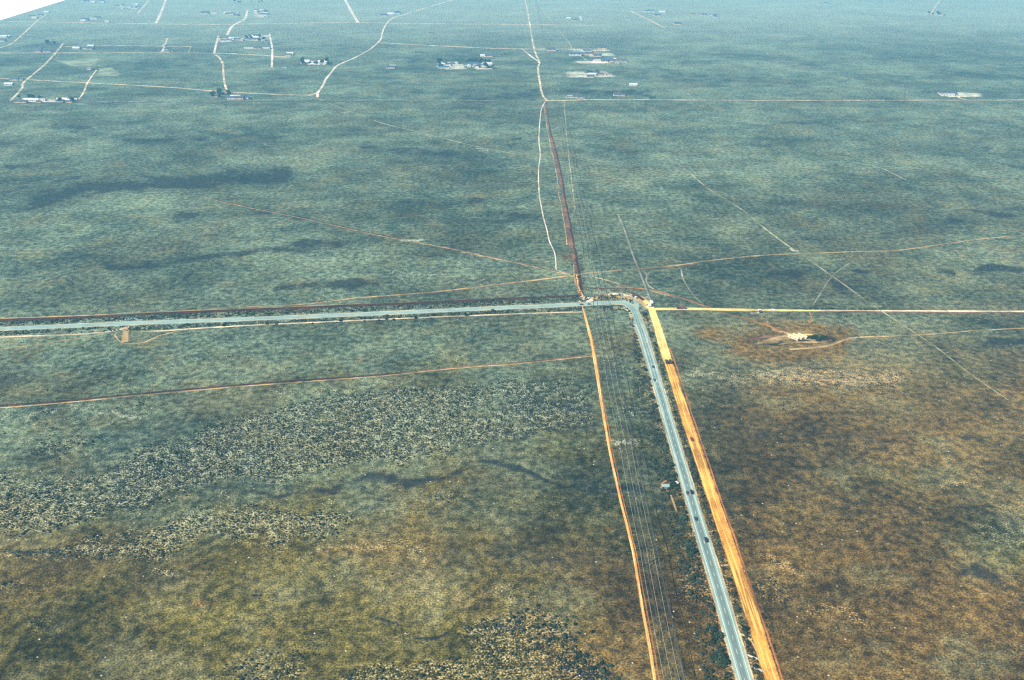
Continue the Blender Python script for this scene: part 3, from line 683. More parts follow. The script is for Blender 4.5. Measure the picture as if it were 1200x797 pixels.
def scatter():
    sp = 2.15
    ys = np.arange(375, 1150, sp); pts = []
    for y in ys:
        hw = .62*(y*ct + H*st)+40
        xs = np.arange(-hw, hw, sp); pts.append(np.stack([xs, np.full_like(xs, y)], -1))
    P = np.concatenate(pts); P = P + RNG.uniform(-.48, .48, P.shape)*sp
    px, py = proj(P[:, 0], P[:, 1])
    wx = (fbm(P[:,0], P[:,1], 60, 3, 3)-.5); wy = (fbm(P[:,0], P[:,1], 60, 9, 3)-.5)
    mpp = np.clip(1.0/np.maximum(py-HZ, 5)*560, .2, 3)
    qx = px + wx*70/mpp; qy = py + wy*26/mpp**2
    cl = fbm(P[:,0], P[:,1], 14, 77, 3); cl2 = fbm(P[:,0], P[:,1], 45, 5, 3)
    d = .012 + .05*sstep(.58, .72, cl2)*(cl > .5)
    for poly, s in FIELDS:
        ins = sstep(.25,.85,infield(qx, qy, None, poly)*.74+.6*(cl-.5)+.75*(cl2-.5)+.15)
        d = np.maximum(d, s*ins*(.6+.4*sstep(.36, .5, cl)))
    for pts, w, s in DARKS:
        if pts[0][1] > 420:
            dd = dline(qx, qy, pts); d = np.maximum(d, .5*s*np.exp(-(dd/(w*.8))**2)*(s > .85))
    dh = dline(px, py, HWY); dg_ = dline(px, py, GRADE); k = (py-HZ)/1000*ct   # px per metre / ...
    dm = dh/np.maximum((py-HZ)/1000*F/H*ct*.5+.0, .1)*.5
    z = P[:,1]*ct + H*st; mh = dh*z/F; mg = dg_*z/F
    south = (px > 742) & (py > 366)
    d = np.where(south & (mh < 24), np.maximum(d, .25+.7*(cl > .46)), d)
    north = (px <= 742) & (dh < 9)
    d = np.where(north, np.maximum(d, .35+.6*(cl > .48)), d)
    cor = dline(px, py, [(640,119),(656,205),(669,285),(677,318),(680,345)])
    d = np.where((cor < 5.5*np.clip(py/260, .4, 1.3)) & (py < 346), np.maximum(d, .35), d)
    # keep tracks clear
    clear = (south & (mh < 7.2)) | ((~south) & (dh < 3.6)) | ((mg < 7) & (px > 755))
    for pts in ([(684,363),(693,400),(701.5,450),(709.5,500),(719,550),(730.5,600),(742,647),(750,697),(759,747),(767.5,797),(778,862)],):
        clear |= dline(px, py, pts) < 2.2
    for pts in ([(0,395),(148,384.5)], [(165,388.5),(300,381),(500,372),(683,365.6)], [(0,375.2),(300,362.8),(668,347)], [(765,363),(1200,365)]):
        clear |= dline(px, py, pts) < 1.3
    d = np.where(clear, 0, d)
    ok = RNG.random(len(d)) < d
    P = P[ok]; S = RNG.gamma(7, .084, len(P)).clip(.3, 1.25)*(.85+.35*(d[ok] > .3))*np.where(((south & (mh < 24)) | north)[ok], 1.35, 1)
    S = np.where(RNG.random(len(P)) < .04, S*1.6, S)
    if len(P) > 120000:
        s = RNG.permutation(len(P))[:120000]; P = P[s]; S = S[s]
    print('scrub', len(P))
    return P, S
P_, S_ = scatter()
tag(merged_lumps('scrub', P_, S_, M['scrub']), 'dark low scrub speckling the whole plain and the road verges', 'scrub', kind='stuff')

# ------------------------------------------------------------------ individual shrubs
def shrub_mesh(seed, big=False):
    r = random.Random(seed); mb = MB()
    cores = [(r.uniform(-.5,.5), r.uniform(-.5,.5), r.uniform(.5,1.0), r.uniform(.45,.8)) for _ in range(5)]
    for (cx, cy, cz, rad) in cores:
        for _ in range(46):
            d = Vector((r.gauss(0,1), r.gauss(0,1), r.gauss(0,1))).normalized()*rad*r.uniform(.75,1.1)
            p = Vector((cx, cy, cz)) + Vector((d.x, d.y, d.z*.8)); p.z = max(p.z, .05)
            a = Vector((r.gauss(0,1), r.gauss(0,1), r.gauss(0,1))).normalized()*r.uniform(.12,.26)
            b = a.orthogonal().normalized()*r.uniform(.1,.2); o = len(mb.v)
            mb.v += [tuple(p-a-b), tuple(p+a-b), tuple(p+a+b), tuple(p-a+b)]; mb.f.append((o,o+1,o+2,o+3))
        o = len(mb.v)
        for p in IV: s = rad*.72*r.uniform(.8,1.1); mb.v.append((cx+p.x*s, cy+p.y*s, max(cz+p.z*s*.8, .02)))
        mb.f += [tuple(o+i for i in f) for f in IF]
    return mb
SH = []
for k in range(6):
    me = shrub_mesh(k+1).mesh('shrub', M['leaf']); SH.append(me)
def shrub(px, py, s, label, group, k=None):
    p = g(px, py); o = link('shrub', SH[random.randrange(6)], None, (p.x, p.y, 0), random.uniform(0, 6.28))
    sc_ = s*random.uniform(.95, 1.5); o.scale = (sc_, sc_*random.uniform(.8,1.2), sc_*random.uniform(.75,1.05))
    tag(o, label, 'shrub', group)
def hx(y):  # highway centre x at picture row y
    for (x1,y1),(x2,y2) in zip(HWY[9:-1], HWY[10:]):
        if y1 <= y <= y2: return x1+(x2-x1)*(y-y1)/(y2-y1)
    return 873
def pxm(y): return (y-HZ)*ct/H   # pixels per metre across, row y
LW = 'dark green shrub on the verge along the left side of the highway'
LE = 'dark green shrub on the strip between the highway and the broad dirt road'
groupW, groupE = 'shrubs on the left verge of the highway', 'shrubs between the highway and the broad dirt road'
for _ in range(75):
    y = random.uniform(395, 800); 
    if random.random() < .45: y = random.choice([405,432,440,470,480,530,545,560,565,598,610,640,665,745,772,775])+random.uniform(-9,9)
    shrub(hx(y)-pxm(y)*random.uniform(8.5, 17), y, random.uniform(.8,1.6), LW, groupW)
for (x,y,s) in [(788,558,2.1),(786,563,1.9),(791,569,2.3),(787,546,1.8),(793,573,1.8),(797,592,1.7),(800,608,2),(841,746,2.2),(838,749,1.9),(843,771,2.6),(838,773,2.2),(848,776,2.3),(834,775,1.8),(845,781,1.8),(808,640,1.9),(812,648,1.7),(786,426,1.6)][:-1]:
    shrub(x, y, s, LW, groupW)
for _ in range(60):
    y = random.uniform(385, 800); a = hx(y)+pxm(y)*8.5
    for (x1,y1),(x2,y2) in zip(GRADE[:-1], GRADE[1:]):
        if y1 <= y <= y2: b = x1+(x2-x1)*(y-y1)/(y2-y1)-pxm(y)*7.8
    if b > a: shrub(random.uniform(a, b), y, random.uniform(.7,1.5), LE, groupE)
for _ in range(70):
    x = random.uniform(0, 690); y0 = np.interp(x, [p[0] for p in HWY[:9]], [p[1] for p in HWY[:9]])
    s = random.random() < .5
    if s: shrub(x, y0+random.uniform(4.5,8), random.uniform(.8,1.5), 'dark shrub on the near verge of the left hand stretch of highway', 'shrubs on the near verge of the left hand stretch')
    else: shrub(x, y0-random.uniform(4,7), random.uniform(.8,1.4), 'dark shrub between the maroon berm and the left hand stretch of highway', 'shrubs between berm and left hand stretch')
for i in range(26):
    shrub(948+i*3.6+random.uniform(-1.2,1.2), 362.6+random.uniform(-.5,.5), random.uniform(.8,1.3), 'dark shrub in the row along the dirt road to the right', 'shrubs along the right hand dirt road')
for _ in range(34):
    x = random.gauss(693, 20); y = 783+(x-695)*.5+random.gauss(0,8)
    if x < 735: shrub(x, y, random.uniform(.6,1.15), 'dark shrub in the thicket left of the orange track at the bottom edge', 'shrubs in the thicket by the orange track')
for _ in range(32):
    x = random.gauss(640, 24); y = 740+random.gauss(0,9)
    shrub(x, y, random.uniform(.6,1.1), 'dark shrub in the dense clump of the dry wash at lower centre', 'shrubs in the dense clump of the wash')
for _ in range(11):
    shrub(random.uniform(948,968), random.uniform(394.5,400), random.uniform(1.4,2.2), 'dark shrub in the thicket right of the white roofed homestead', 'shrubs beside the homestead')

# ------------------------------------------------------------------ trees (far settlements)
M['wallw'] = simple('white painted wall', (.46,.45,.41), .8); M['wallt'] = simple('tan stucco wall', (.45,.36,.25), .9)
M['roofw'] = simple('white sheet roof', (.52,.52,.50), .5, .15, 2); M['roofd'] = simple('dark shingle roof', (.055,.06,.08), .8, .3, 2)
M['roofb'] = simple('blue sheet roof', (.055,.085,.14), .5, .2, 2); M['roofr'] = simple('rusty sheet roof', (.28,.13,.08), .8, .4, 2)
M['roofb2'] = simple('cream sheet roof', (.46,.36,.20), .8, .3, 1)
M['glass'] = simple('dark window glass', (.03,.035,.045), .15, .1, 1, spec=.5); M['door'] = simple('brown door', (.16,.09,.05), .7)
M['rub'] = simple('black rubber', (.02,.02,.02), .85); M['chrome'] = simple('headlamp lens', (.7,.7,.7), .2)
def tree_proto(seed):
    r = random.Random(seed); t = empty('tree', 'tree', 'tree')
    mb = MB(); mb.tube((0,0,-.1), (0,0,3.2), .32, .18, 7)
    tips = []
    for i in range(6):
        a = i*1.05+r.uniform(-.3,.3); e = Vector((math.cos(a)*r.uniform(1.2,2.1), math.sin(a)*r.uniform(1.2,2.1), r.uniform(3.6,5.4)))
        mb.tube((0,0,r.uniform(1.8,3)), e, .12, .05, 5); tips.append(e)
    tips.append(Vector((0,0,5.8)))
    part('trunk', mb, M['bark'], t)
    cr = MB()
    for e in tips:
        rad = r.uniform(1.0,1.6)
        for _ in range(60):
            d = Vector((r.gauss(0,1), r.gauss(0,1), r.gauss(0,1))).normalized()*rad*r.uniform(.5,1.1); p = e+d
            a = Vector((r.gauss(0,1), r.gauss(0,1), r.gauss(0,1))).normalized()*r.uniform(.25,.5); b = a.orthogonal().normalized()*r.uniform(.2,.4); o = len(cr.v)
            cr.v += [tuple(p-a-b), tuple(p+a-b), tuple(p+a+b), tuple(p-a+b)]; cr.f.append((o,o+1,o+2,o+3))
    part('crown', cr, M['leaf'], t); return t
TREES = [tree_proto(3), tree_proto(8)]
# ------------------------------------------------------------------ buildings
def house_proto(L, W, Hh, rise, wall, roof, name='house', win=3):
    t = empty(name, name, 'house')
    mb = MB(); mb.prism([(-W/2,0),(W/2,0),(W/2,Hh),(0,Hh+rise-.05),(-W/2,Hh)] if rise > .3 else [(-W/2,0),(W/2,0),(W/2,Hh),(-W/2,Hh)], -L/2, L/2)
    part('wall', mb, wall, t)
    mb = MB(); e = .45
    if rise > .3:
        k = rise/(W/2)
        mb.prism([(-W/2-e,Hh-e*k+.03),(0,Hh+rise+.03),(W/2+e,Hh-e*k+.03),(W/2+e,Hh-e*k+.22),(0,Hh+rise+.24),(-W/2-e,Hh-e*k+.22)], -L/2-e, L/2+e)
    else: mb.prism([(-W/2-.2,Hh+.01),(W/2+.2,Hh+.01),(W/2+.2,Hh+.14),(0,Hh+.34),(-W/2-.2,Hh+.14)], -L/2-.2, L/2+.2)
    part('roof', mb, roof, t)
    part('door', MB().box(W/2+.003, W/2+.06, -.45, .45, 0, 2.05), M['door'], t)
    for i in range(win):
        y = -L/2 + L*(i+.5)/win
        if abs(y) < 1.2: y += 1.8
        part('window', MB().box(W/2+.003, W/2+.05, y-.55, y+.55, 1.0, 2.0), M['glass'], t)
        part('window', MB().box(-W/2-.05, -W/2-.003, y-.55, y+.55, 1.0, 2.0), M['glass'], t)
    return t
HP = {
 'white': (house_proto(14,8,2.8,1.6,M['wallw'],M['roofw']), 'white roofed house', 'house'),
 'dark': (house_proto(14,9,2.8,1.9,M['wallt'],M['roofd']), 'dark roofed tan house', 'house'),
 'blue': (house_proto(16,9,2.9,1.6,M['wallw'],M['roofb']), 'blue roofed white house', 'house'),
 'rust': (house_proto(12,8,2.8,1.4,M['wallt'],M['roofr']), 'rusty roofed tan house', 'house'),
 'trailer': (house_proto(18,4.6,2.9,0.1,M['wallw'],M['roofw'],'mobile_home',4), 'long white mobile home', 'mobile home'),
}
for k, (o, l, c) in HP.items(): o['category'] = c
HP['shed'] = (house_proto(7,5,2.4,.9,M['wallw'],M['roofr'],'shed',1), 'small shed', 'shed'); HP['shed'][0]['category'] = 'shed'
def hamlet(where, items, group):
    """items: (kind, px, py[, heading degrees, scale])"""
    for it in items:
        k, x, y = it[:3]; rz = R(it[3] if len(it) > 3 else random.choice((0, 90))); s = (it[4] if len(it) > 4 else 1)*1.2
        p = g(x, y)
        if k == 'tree':
            t = random.choice(TREES); place(t, (p.x,p.y,0), random.uniform(0,6), 'dark green tree '+where, 'trees '+where, s*random.uniform(.9,1.5))
            continue
        pr, l, c = HP[k]
        place(pr, (p.x,p.y,0), rz, l+' '+where, l+' '+where, s, depth=9)
def rnd_items(n, kinds, x0, x1, y0, y1, seed, slope=0.0):
    r = random.Random(seed); out = []
    for _ in range(n):
        x = r.uniform(x0, x1); out.append((r.choice(kinds), x, r.uniform(y0, y1)+slope*(x-x0), r.choice((0,90,90)), r.uniform(1.0,1.5)))
    return out
hamlet('in the row of buildings at the left edge', [('dark',23,120,90,1.3),('dark',28,120.2,90,1.1),('white',33,118.2,90,1.3),('blue',35.5,117.8,90,1.4),('white',41,118.5,90,1.3),('trailer',46.5,118.4,90,1.5),('dark',49.5,117.2,90,1),('dark',46,120.3,90,.8),('shed',63,118.3,90,1.2),('dark',71,119.4,90,1.1),('white',73.5,118.2,90,1.5),('dark',77,117.6,90,1),('white',80,118.6,90,1.2),('trailer',84,118,90,1.5),('white',83,118.9,90,1.1),('dark',82,120,90,1)]+rnd_items(4,['tree'],20,50,116,117,5)+rnd_items(3,['tree'],68,90,119.6,120.6,6), '')
hamlet('near the crossing of two pale roads at far left', [('white',11,100,90,1.4),('dark',18,94,90,1.4),('dark',24.5,94,90,1.1),('shed',105,81.5,90,1.6)], '')
hamlet('in the farmyard at the foot of the bent pale road', [('blue',273,116,90,1.4),('white',276.5,115,90,1.5),('dark',280.5,116,90,1.5),('blue',286,115.5,90,1.4),('dark',286.5,114,0,1.1),('white',281.5,115,90,1.1),('white',255.5,110,90,1.3),('dark',256,111,90,.9),('rust',266,109,90,1.2),('dark',252,113.6,90,1)]+rnd_items(10,['tree'],248,270,110,114.5,9), '')
hamlet('left of the short bright straight road', rnd_items(15,['white','dark','blue','trailer','rust'],257,285,45.5,48,21)+rnd_items(20,['white','trailer','dark','blue'],287,314,42,47,22)+[('trailer',292,57.3,90,1.6),('dark',302,57.3,90,1.5),('dark',304,57.5,90,1.2),('trailer',311,57.4,90,1.6),('dark',314,57,90,1.2)]+rnd_items(9,['tree'],286,314,43,50,23), '')
hamlet('in the village near the top edge beside the bright bent road', rnd_items(10,['dark','blue','trailer'],262,287,14,20,24)+rnd_items(17,['dark','blue','white'],300,314,12,21,25)+rnd_items(7,['tree'],273,314,2.5,4,26), '')
hamlet('in the compact walled village left of the winding white road', rnd_items(13,['white','dark','blue','trailer','white'],355,384,71.5,75.5,31)+rnd_items(9,['tree'],353,385,75.6,76.8,32)+rnd_items(6,['tree'],382,386,69.5,77,33)+rnd_items(4,['tree'],353,356,71,76,34), '')
hamlet('in the large village left of the far bright straight road', rnd_items(12,['white','blue','dark','trailer'],514,535,74,80,41)+rnd_items(22,['white','blue','dark','blue','trailer'],547,577,74,79,42)+rnd_items(12,['tree'],546,575,73,74.6,43)+rnd_items(7,['tree'],512,521,73,80,44)+rnd_items(7,['tree'],568,580,79,83,45)+[('dark',573,66.5,90,1.6),('white',567,66.5,90,1.4)], '')
hamlet('beside the pale clearing above the winding white road', [('dark',450,19,90,2.0),('white',458,17.5,90,2),('blue',465,16.5,90,2.0),('dark',466,15.2,0,1.6)], '')
hamlet('standing alone on the plain left of the large village', [('dark',458,80,90,1.6),('white',460,78.5,90,1.2),('trailer',378-2,0.5,90,1.5)][:2], '')
hamlet('in the pale rectangular compound right of the far bright road', [('dark',646,59.4,90,2.0),('blue',674,65,90,2.2),('dark',691,58.5,0,1.5),('blue',688,60.5,90,1.6),('dark',690.5,64,90,1.7),('rust',696,64,90,1.5),('dark',700,66.2,90,1.7),('dark',706,57.4,90,1.8),('dark',700,71.5,90,1.8),('trailer',703,72.2,90,1.8),('dark',708,72.5,90,1.4),('blue',712,71.5,90,1.8),('dark',715,72,90,1.4),('white',721,71,0,1.3),('dark',721.5,71.8,90,1.3),('dark',731,72.5,90,1.3),('shed',723,74,90,1.6)], '')
hamlet('on the pale oblong field right of the far bright road', [('blue',690,86.5,90,1.5),('dark',693,87,90,1.4),('blue',696,87.5,90,1.5),('dark',698.5,86.6,90,1.4),('white',694,88.5,90,1.4),('dark',702,88,90,1.3),('rust',706,87.5,90,1.2),('dark',692,90.5,90,1.3),('shed',708,88,90,1.4)]+rnd_items(4,['tree'],690,700,86,88,47), '')
hamlet('just above the long section road right of centre', [('dark',668,114,90,1.3),('trailer',672,114.2,90,1.6),('dark',676,114.3,90,1.3),('dark',680.5,115,90,1.2),('white',742,100.5,90,1.3),('dark',724,112,90,1.4),('dark',728,112.3,90,1.2)], '')
hamlet('in the white clearing near the right edge', [('dark',1104,110.5,0,1.3),('dark',1107,112,90,1.2),('trailer',1111,112.4,90,1.5),('dark',1115,111.6,90,1.4),('blue',1116.5,112,90,1.1)], '')
hamlet('in the far upper left village beside the pale slanting road', rnd_items(12,['white','dark','blue','trailer'],136,165,5,11,51)+[('dark',100,24,90,1.8),('white',98,25,90,1.4),('dark',114.5,21.5,90,1.6),('trailer',110,22.5,90,1.6),('rust',151,24.5,90,1.4),('white',126,26,90,1.2)]+rnd_items(7,['white','dark','blue'],98,121,1,3.5,52), '')
hamlet('in the cluster of dwellings at the far left', [('dark',45,61,90,1.5),('dark',50,60.6,90,1.5),('dark',53,60.8,90,1.5),('dark',57,61,90,1.4),('dark',46,58,90,1.3),('dark',92,56.5,90,1.4),('white',90,57.5,90,1.5),('blue',103,57.5,90,1.6),('dark',106,57.8,90,1.3),('white',107,55,90,1.4),('dark',97,57,90,1.4),('white',5,44,90,1.6),('blue',2,48.6,90,1.7),('white',9,43.4,90,1.3),('dark',38,20,90,1.5),('white',41,21.5,90,1.4),('dark',47.5,18,90,1.3),('white',55,14.8,90,1.4)]+rnd_items(7,['tree'],55,66,52,52.8,55), '')
hamlet('by the small pale lane in the upper left', [('white',194,60.5,90,1.2),('dark',196.5,61,90,1.2),('dark',200.5,60.3,90,1.1),('white',192,54,0,1.2),('dark',338,65,90,1.3),('white',340,64,90,1.4),('dark',334,79,90,1.0)], '')
hamlet('among the scattered dwellings near the top edge', [('dark',241,16.4,90,2.2),('trailer',250,16.4,90,1.8),('dark',505,40,90,1.2),('dark',794,29,90,2.0),('dark',770,19,90,2),('blue',759,14,90,1.8),('blue',763,13.5,90,1.8),('dark',778,14.5,90,1.6),('white',776,15,90,1.8)]+rnd_items(9,['dark','blue','dark'],806,845,16,19,61,.06)+rnd_items(6,['white','dark'],662,682,21,24,62)+rnd_items(4,['dark','blue'],950,975,3,6,63)+rnd_items(8,['dark','tree','tree'],1088,1112,15.5,17.5,64,.1), '')

# near buildings
def barn(x, y, L, W, rz, label):
    t = house_proto(L, W, 2.6, .9, M['wallt'], M['roofb2'], 'barn', 2)
    place(t, g(x, y), rz, label); t['category'] = 'barn'
barn(929.5, 397, 13, 2.2, R(38), 'long white roofed barn, leftmost of the three at the homestead')
barn(934.8, 396, 12, 2.2, R(38), 'long white roofed barn, middle of the three at the homestead')
barn(940.5, 395.5, 11, 2.4, R(38), 'long white roofed barn, rightmost of the three at the homestead')
sh = house_proto(5.5, 3.6, 2.4, .8, simple('pale teal metal wall', (.16,.22,.20), .6), simple('pale teal sheet roof', (.19,.27,.25), .6), 'shed', 1)
place(sh, g(779.5, 571.5), R(88), 'pale teal metal shed in a ring of rust red soil left of the highway'); sh['category'] = 'shed'
def tank(x, y, r, h, label):
    t = empty('water_tank', label, 'water tank', None, g(x, y))
    part('tank_wall', MB().tube((0,0,0),(0,0,h),r,r,20), M['wallw'], t); part('tank_lid', MB().tube((0,0,h+.002),(0,0,h+.5),r*1.03,r*.15,20), M['roofw'], t)
    part('hatch', MB().tube((r*.5,0,h+.2),(r*.5,0,h+.55),.25,.25,10), M['roofd'], t)
tank(793, 567.5, 1.7, 2.0, 'squat pale round water tank among shrubs left of the highway')
def culvert(x, y, rz, label):
    t = empty('culvert', label, 'culvert', None, g(x, y), rz)
    mb = MB().box(-2.6,2.6,-.25,.25,0,1.1); mb.prism([(2.6,0),(4.2,0),(4.2,.3),(2.6,1.1)], .2, .6); mb.prism([(-4.2,0),(-2.6,0),(-2.6,1.1),(-4.2,.3)], .2, .6)
    part('headwall', mb, simple('pale concrete', (.42,.40,.34), .9), t); part('pipe', MB().tube((0,-2.2,.5),(0,-.26,.5),.45,.45,12), M['roofd'], t)
culvert(882.5, 771, R(-30), 'pale concrete culvert, larger pale block between highway and dirt road at the bottom')
culvert(888, 785, R(-30), 'pale concrete culvert closest to the bottom edge beside the broad dirt road')
culvert(760, 401.5, R(0), 'pale concrete culvert beside the highway just south of the corner')
for m in (sh,): pass

# ------------------------------------------------------------------ vehicles
def paint(n, c): 
    m = simple(n, c, .35, .08, 2, 0, .5); return m
def wheels(t, xs, w, r):
    for x in xs:
        for s in (-1, 1):
            o = part('wheel', MB().tube((x, s*(w/2-.22), r), (x, s*(w/2+.01), r), r, r, 14), M['rub'], t)
            part('rim', MB().tube((x, s*(w/2+.012), r), (x, s*(w/2+.03), r), r*.55, r*.5, 10), M['chrome'], o)
def lamps(t, x, w, z):
    for s in (-1, 1): part('headlight', MB().box(x, x+.06, s*(w/2-.3)-.18, s*(w/2-.3)+.18, z-.09, z+.09), M['chrome'], t)
def car(col):
    t = empty('car', '', 'car'); w = 1.86; m = paint('car paint', col)
    mb = MB().prism([(-2.3,.35),(2.25,.35),(2.32,.62),(2.2,.88),(1.2,.98),(-1.9,1.02),(-2.3,.9)], -w/2, w/2)
    part('body', mb, m, t)
    part('window', MB().prism([(-1.75,1.025),(1.05,.99),(.35,1.45),(-1.3,1.48)], -w/2+.12, w/2-.12), M['glass'], t)
    part('roof', MB().prism([(-1.32,1.485),(.33,1.46),(.2,1.52),(-1.2,1.54)], -w/2+.16, w/2-.16), m, t)
    wheels(t, (-1.4, 1.4), w, .34); lamps(t, 2.3, w, .66); return t
def pickup(col):
    t = empty('pickup_truck', '', 'pickup truck'); w = 2.0; m = paint('pickup paint', col)
    mb = MB().prism([(-2.8,.5),(2.75,.5),(2.8,1.0),(1.4,1.12),(-2.8,1.12)], -w/2, w/2)
    mb.box(-2.8,-.45,-w/2,-w/2+.1,1.121,1.35); mb.box(-2.8,-.45,w/2-.1,w/2,1.121,1.35)
    part('body', mb, m, t); part('cab', MB().prism([(-.5,1.123),(1.4,1.123),(.85,1.5),(-.4,1.5)], -w/2+.08, w/2-.08), M['glass'], t)
    part('roof', MB().prism([(-.42,1.505),(.87,1.505),(.55,1.82),(-.38,1.82)], -w/2+.12, w/2-.12), m, t)
    wheels(t, (-1.75, 1.75), w, .4); lamps(t, 2.78, w, .85); return t
def lorry(col, boxcol, L=8.0, hb=2.6):
    t = empty('lorry', '', 'lorry'); w = 2.5; m = paint('cab paint', col)
    part('cab', MB().prism([(L/2-2.1,.7),(L/2,.7),(L/2,1.7),(L/2-.35,2.8),(L/2-2.1,2.9)], -w/2, w/2), m, t)
    part('windscreen', MB().prism([(L/2+.01,1.75),(L/2+.04,1.75),(L/2-.3,2.7),(L/2-.34,2.7)], -w/2+.15, w/2-.15), M['glass'], t)
    part('chassis', MB().box(-L/2,L/2-2.12,-.5,.5,.55,.95), M['rub'], t)
    mb = MB().prism([(-L/2,1.0),(L/2-2.3,1.0),(L/2-2.2,1.0+hb*.8),(-L/2-.2,1.0+hb*.8)], -w/2, w/2)
    part('load_body', mb, paint('load body paint', boxcol), t)
    wheels(t, (-L/2+1.1, -L/2+2.4, L/2-1.2), w, .5); lamps(t, L/2, w, 1.0); return t
def heading(px, py, q): a, b = g(px, py), g(*q); return math.atan2(b.y-a.y, b.x-a.x)
def veh(t, px, py, rz, label, layer=4): 
    p = g(px, py); t.location = (p.x, p.y, zl(layer, p.length)); t.rotation_euler = (0,0,rz); t['label'] = label
north = heading(820, 620, (791, 520)); southh = north+math.pi
veh(car((.02,.022,.025)), 765.2, 430.5, southh, 'black car on the highway, farthest of those south of the corner')
veh(car((.06,.07,.08)), 766.5, 446, southh, 'dark car on the highway just nearer than the farthest car')
veh(pickup((.015,.016,.02)), 810.5, 577.5, north, 'black pickup in the right lane level with the teal shed')
veh(car((.05,.05,.05)), 805.3, 578.5, southh, 'dark car in the left lane beside the black pickup')
veh(car((.03,.035,.05)), 815.2, 609, southh, 'dark car alone on the highway just nearer than the teal shed')
veh(pickup((.02,.02,.02)), 827.3, 633.5, north, 'black pickup closest to the bottom edge on the highway')
veh(car((.03,.03,.04)), 681.5, 357.5, heading(660,357.7,(697,355.8)), 'dark car on the left hand stretch of highway beside the orange track')
veh(car((.05,.05,.06)), 690.5, 357, heading(660,357.7,(697,355.8)), 'dark car nearest the corner on the left hand stretch of highway')
veh(lorry((.03,.03,.03),(.03,.03,.035),6.5,2), 781.3, 425.5, north, 'dark lorry on the broad dirt road, left of the pair where it turns orange', 3)
veh(lorry((.03,.03,.03),(.04,.035,.03),6.5,2), 785.6, 425.3, north, 'dark lorry on the broad dirt road, right of the pair where it turns orange', 3)
veh(lorry((.02,.02,.022),(.015,.015,.02),8,3.4), 754.5, 369, north, 'large dark lorry parked just south east of the highway corner', 3)
veh(lorry((.6,.6,.58),(.03,.03,.03),9,2.2), 743.5, 349, heading(740,346,(747,351)), 'dark lorry with a white cab above the highway corner', 3)
veh(lorry((.75,.75,.73),(.72,.72,.70),6,2.2), 763.5, 355.5, R(100), 'white lorry, farthest of the group at the end of the broad dirt road', 3)
veh(lorry((.02,.02,.02),(.70,.70,.68),6,2.2), 762, 359.5, R(20), 'white lorry with a black cab at the end of the broad dirt road', 3)
veh(car((.02,.02,.02)), 758.8, 357.8, R(60), 'black car beside the white lorries at the end of the broad dirt road', 3)
veh(lorry((.03,.03,.03),(.16,.03,.02),11,2), 798, 362, R(180), 'long dark lorry with a dull red load on the pale dirt road', 3)
veh(pickup((.74,.74,.74)), 905.5, 363.8, R(170), 'white pickup on the pale dirt road right of the parked machines', 3)
veh(lorry((.7,.72,.72),(.05,.05,.06),7,1.6), 890.3, 366, R(90), 'tall dark lorry, rightmost of the three parked under the pale dirt road', 3)
veh(pickup((.03,.035,.04)), 883.5, 366.3, R(0), 'dark pickup, middle of the three parked under the pale dirt road', 3)
veh(car((.08,.09,.1)), 878.5, 366.4, R(10), 'dark grey car, leftmost of the three parked under the pale dirt road', 3)
veh(pickup((.22,.02,.015)), 810.2, 515.3, north, 'dark red pickup at the left edge of the broad orange road', 3)

# ------------------------------------------------------------------ power lines
M['wood'] = simple('weathered creosote pole', (.03,.022,.018), .9); M['wire'] = simple('bare aluminium conductor', (.22,.24,.20), .6, .1, 3, 0, .5)
M['ins'] = simple('grey porcelain insulator', (.3,.32,.33), .3); M['dwire'] = simple('dark insulated cable', (.02,.022,.025), .7)
HT = 17.0
def wx(y, k):  # conductor tracks (k = 0..2) in plan: straight lines north
    lo = [(779.5,797),(788.5,797),(797.5,797)][k]; hi = [(703,400),(708.7,400),(714.4,400)][k]
    a, b = g(*lo, HT), g(*hi, HT); t = (y-a.y)/(b.y-a.y); return a.x+(b.x-a.x)*t
GAP = wx(700, 1)-wx(700, 0)
def pylon_proto():
    t = empty('utility_pylon', '', 'power pylon', 'wooden H shaped pylons of the power line')
    h = GAP*.5
    for s in (-1, 1): part('pole', MB().tube((s*h,0,-.2),(s*h,0,HT+2.6),.36,.24,9), M['wood'], t)
    part('crossarm', MB().box(-GAP*1.3,GAP*1.3,-.56,-.24,HT+1.35,HT+1.95), M['wood'], t)
    mb = MB().tube((-h,.0,HT-5.6),(h,.0,HT-.4),.11); part('brace', mb, M['wood'], t); part('brace', MB().tube((h,.28,HT-5.6),(-h,.28,HT-.4),.11), M['wood'], t)
    for k in (-1, 0, 1): part('insulator', MB().tube((k*GAP,-.33,HT+.14),(k*GAP,-.33,HT+1.35),.11,.15,8), M['ins'], t)
    return t
pp = pylon_proto()
ds = []
def yat(py): return float(g(735, py, HT+1.5).y)
ds = [yat(895), yat(741+20), yat(641), yat(513), yat(424), yat(347)]
ds[1] = (ds[0]+ds[2])/2 if False else ds[1]
ds = [yat(860), yat(641), yat(513), yat(424), yat(347)]
d = ds[-1]
while d < 5200: d += 185; ds.append(d)
NTH = ['first','second','third','fourth','fifth','sixth','seventh','eighth','ninth','tenth']
def ordw(i): return NTH[i] if i < 10 else {1:'%dst',2:'%dnd',3:'%drd'}.get((i+1)%10 if (i+1)//10 != 1 else 0,'%dth') % (i+1)
for i, y in enumerate(ds):
    x = wx(y, 1)
    if i == 0: l = 'wooden H shaped power pylon standing just below the bottom edge'
    else: l = ('wooden H shaped power pylon, %s from the bottom edge in the line going north' % ordw(i-1))
    place(pp, (x, y, 0), 0, l, 'wooden H shaped pylons of the power line', 1, depth=9 if y < 2600 else 9)
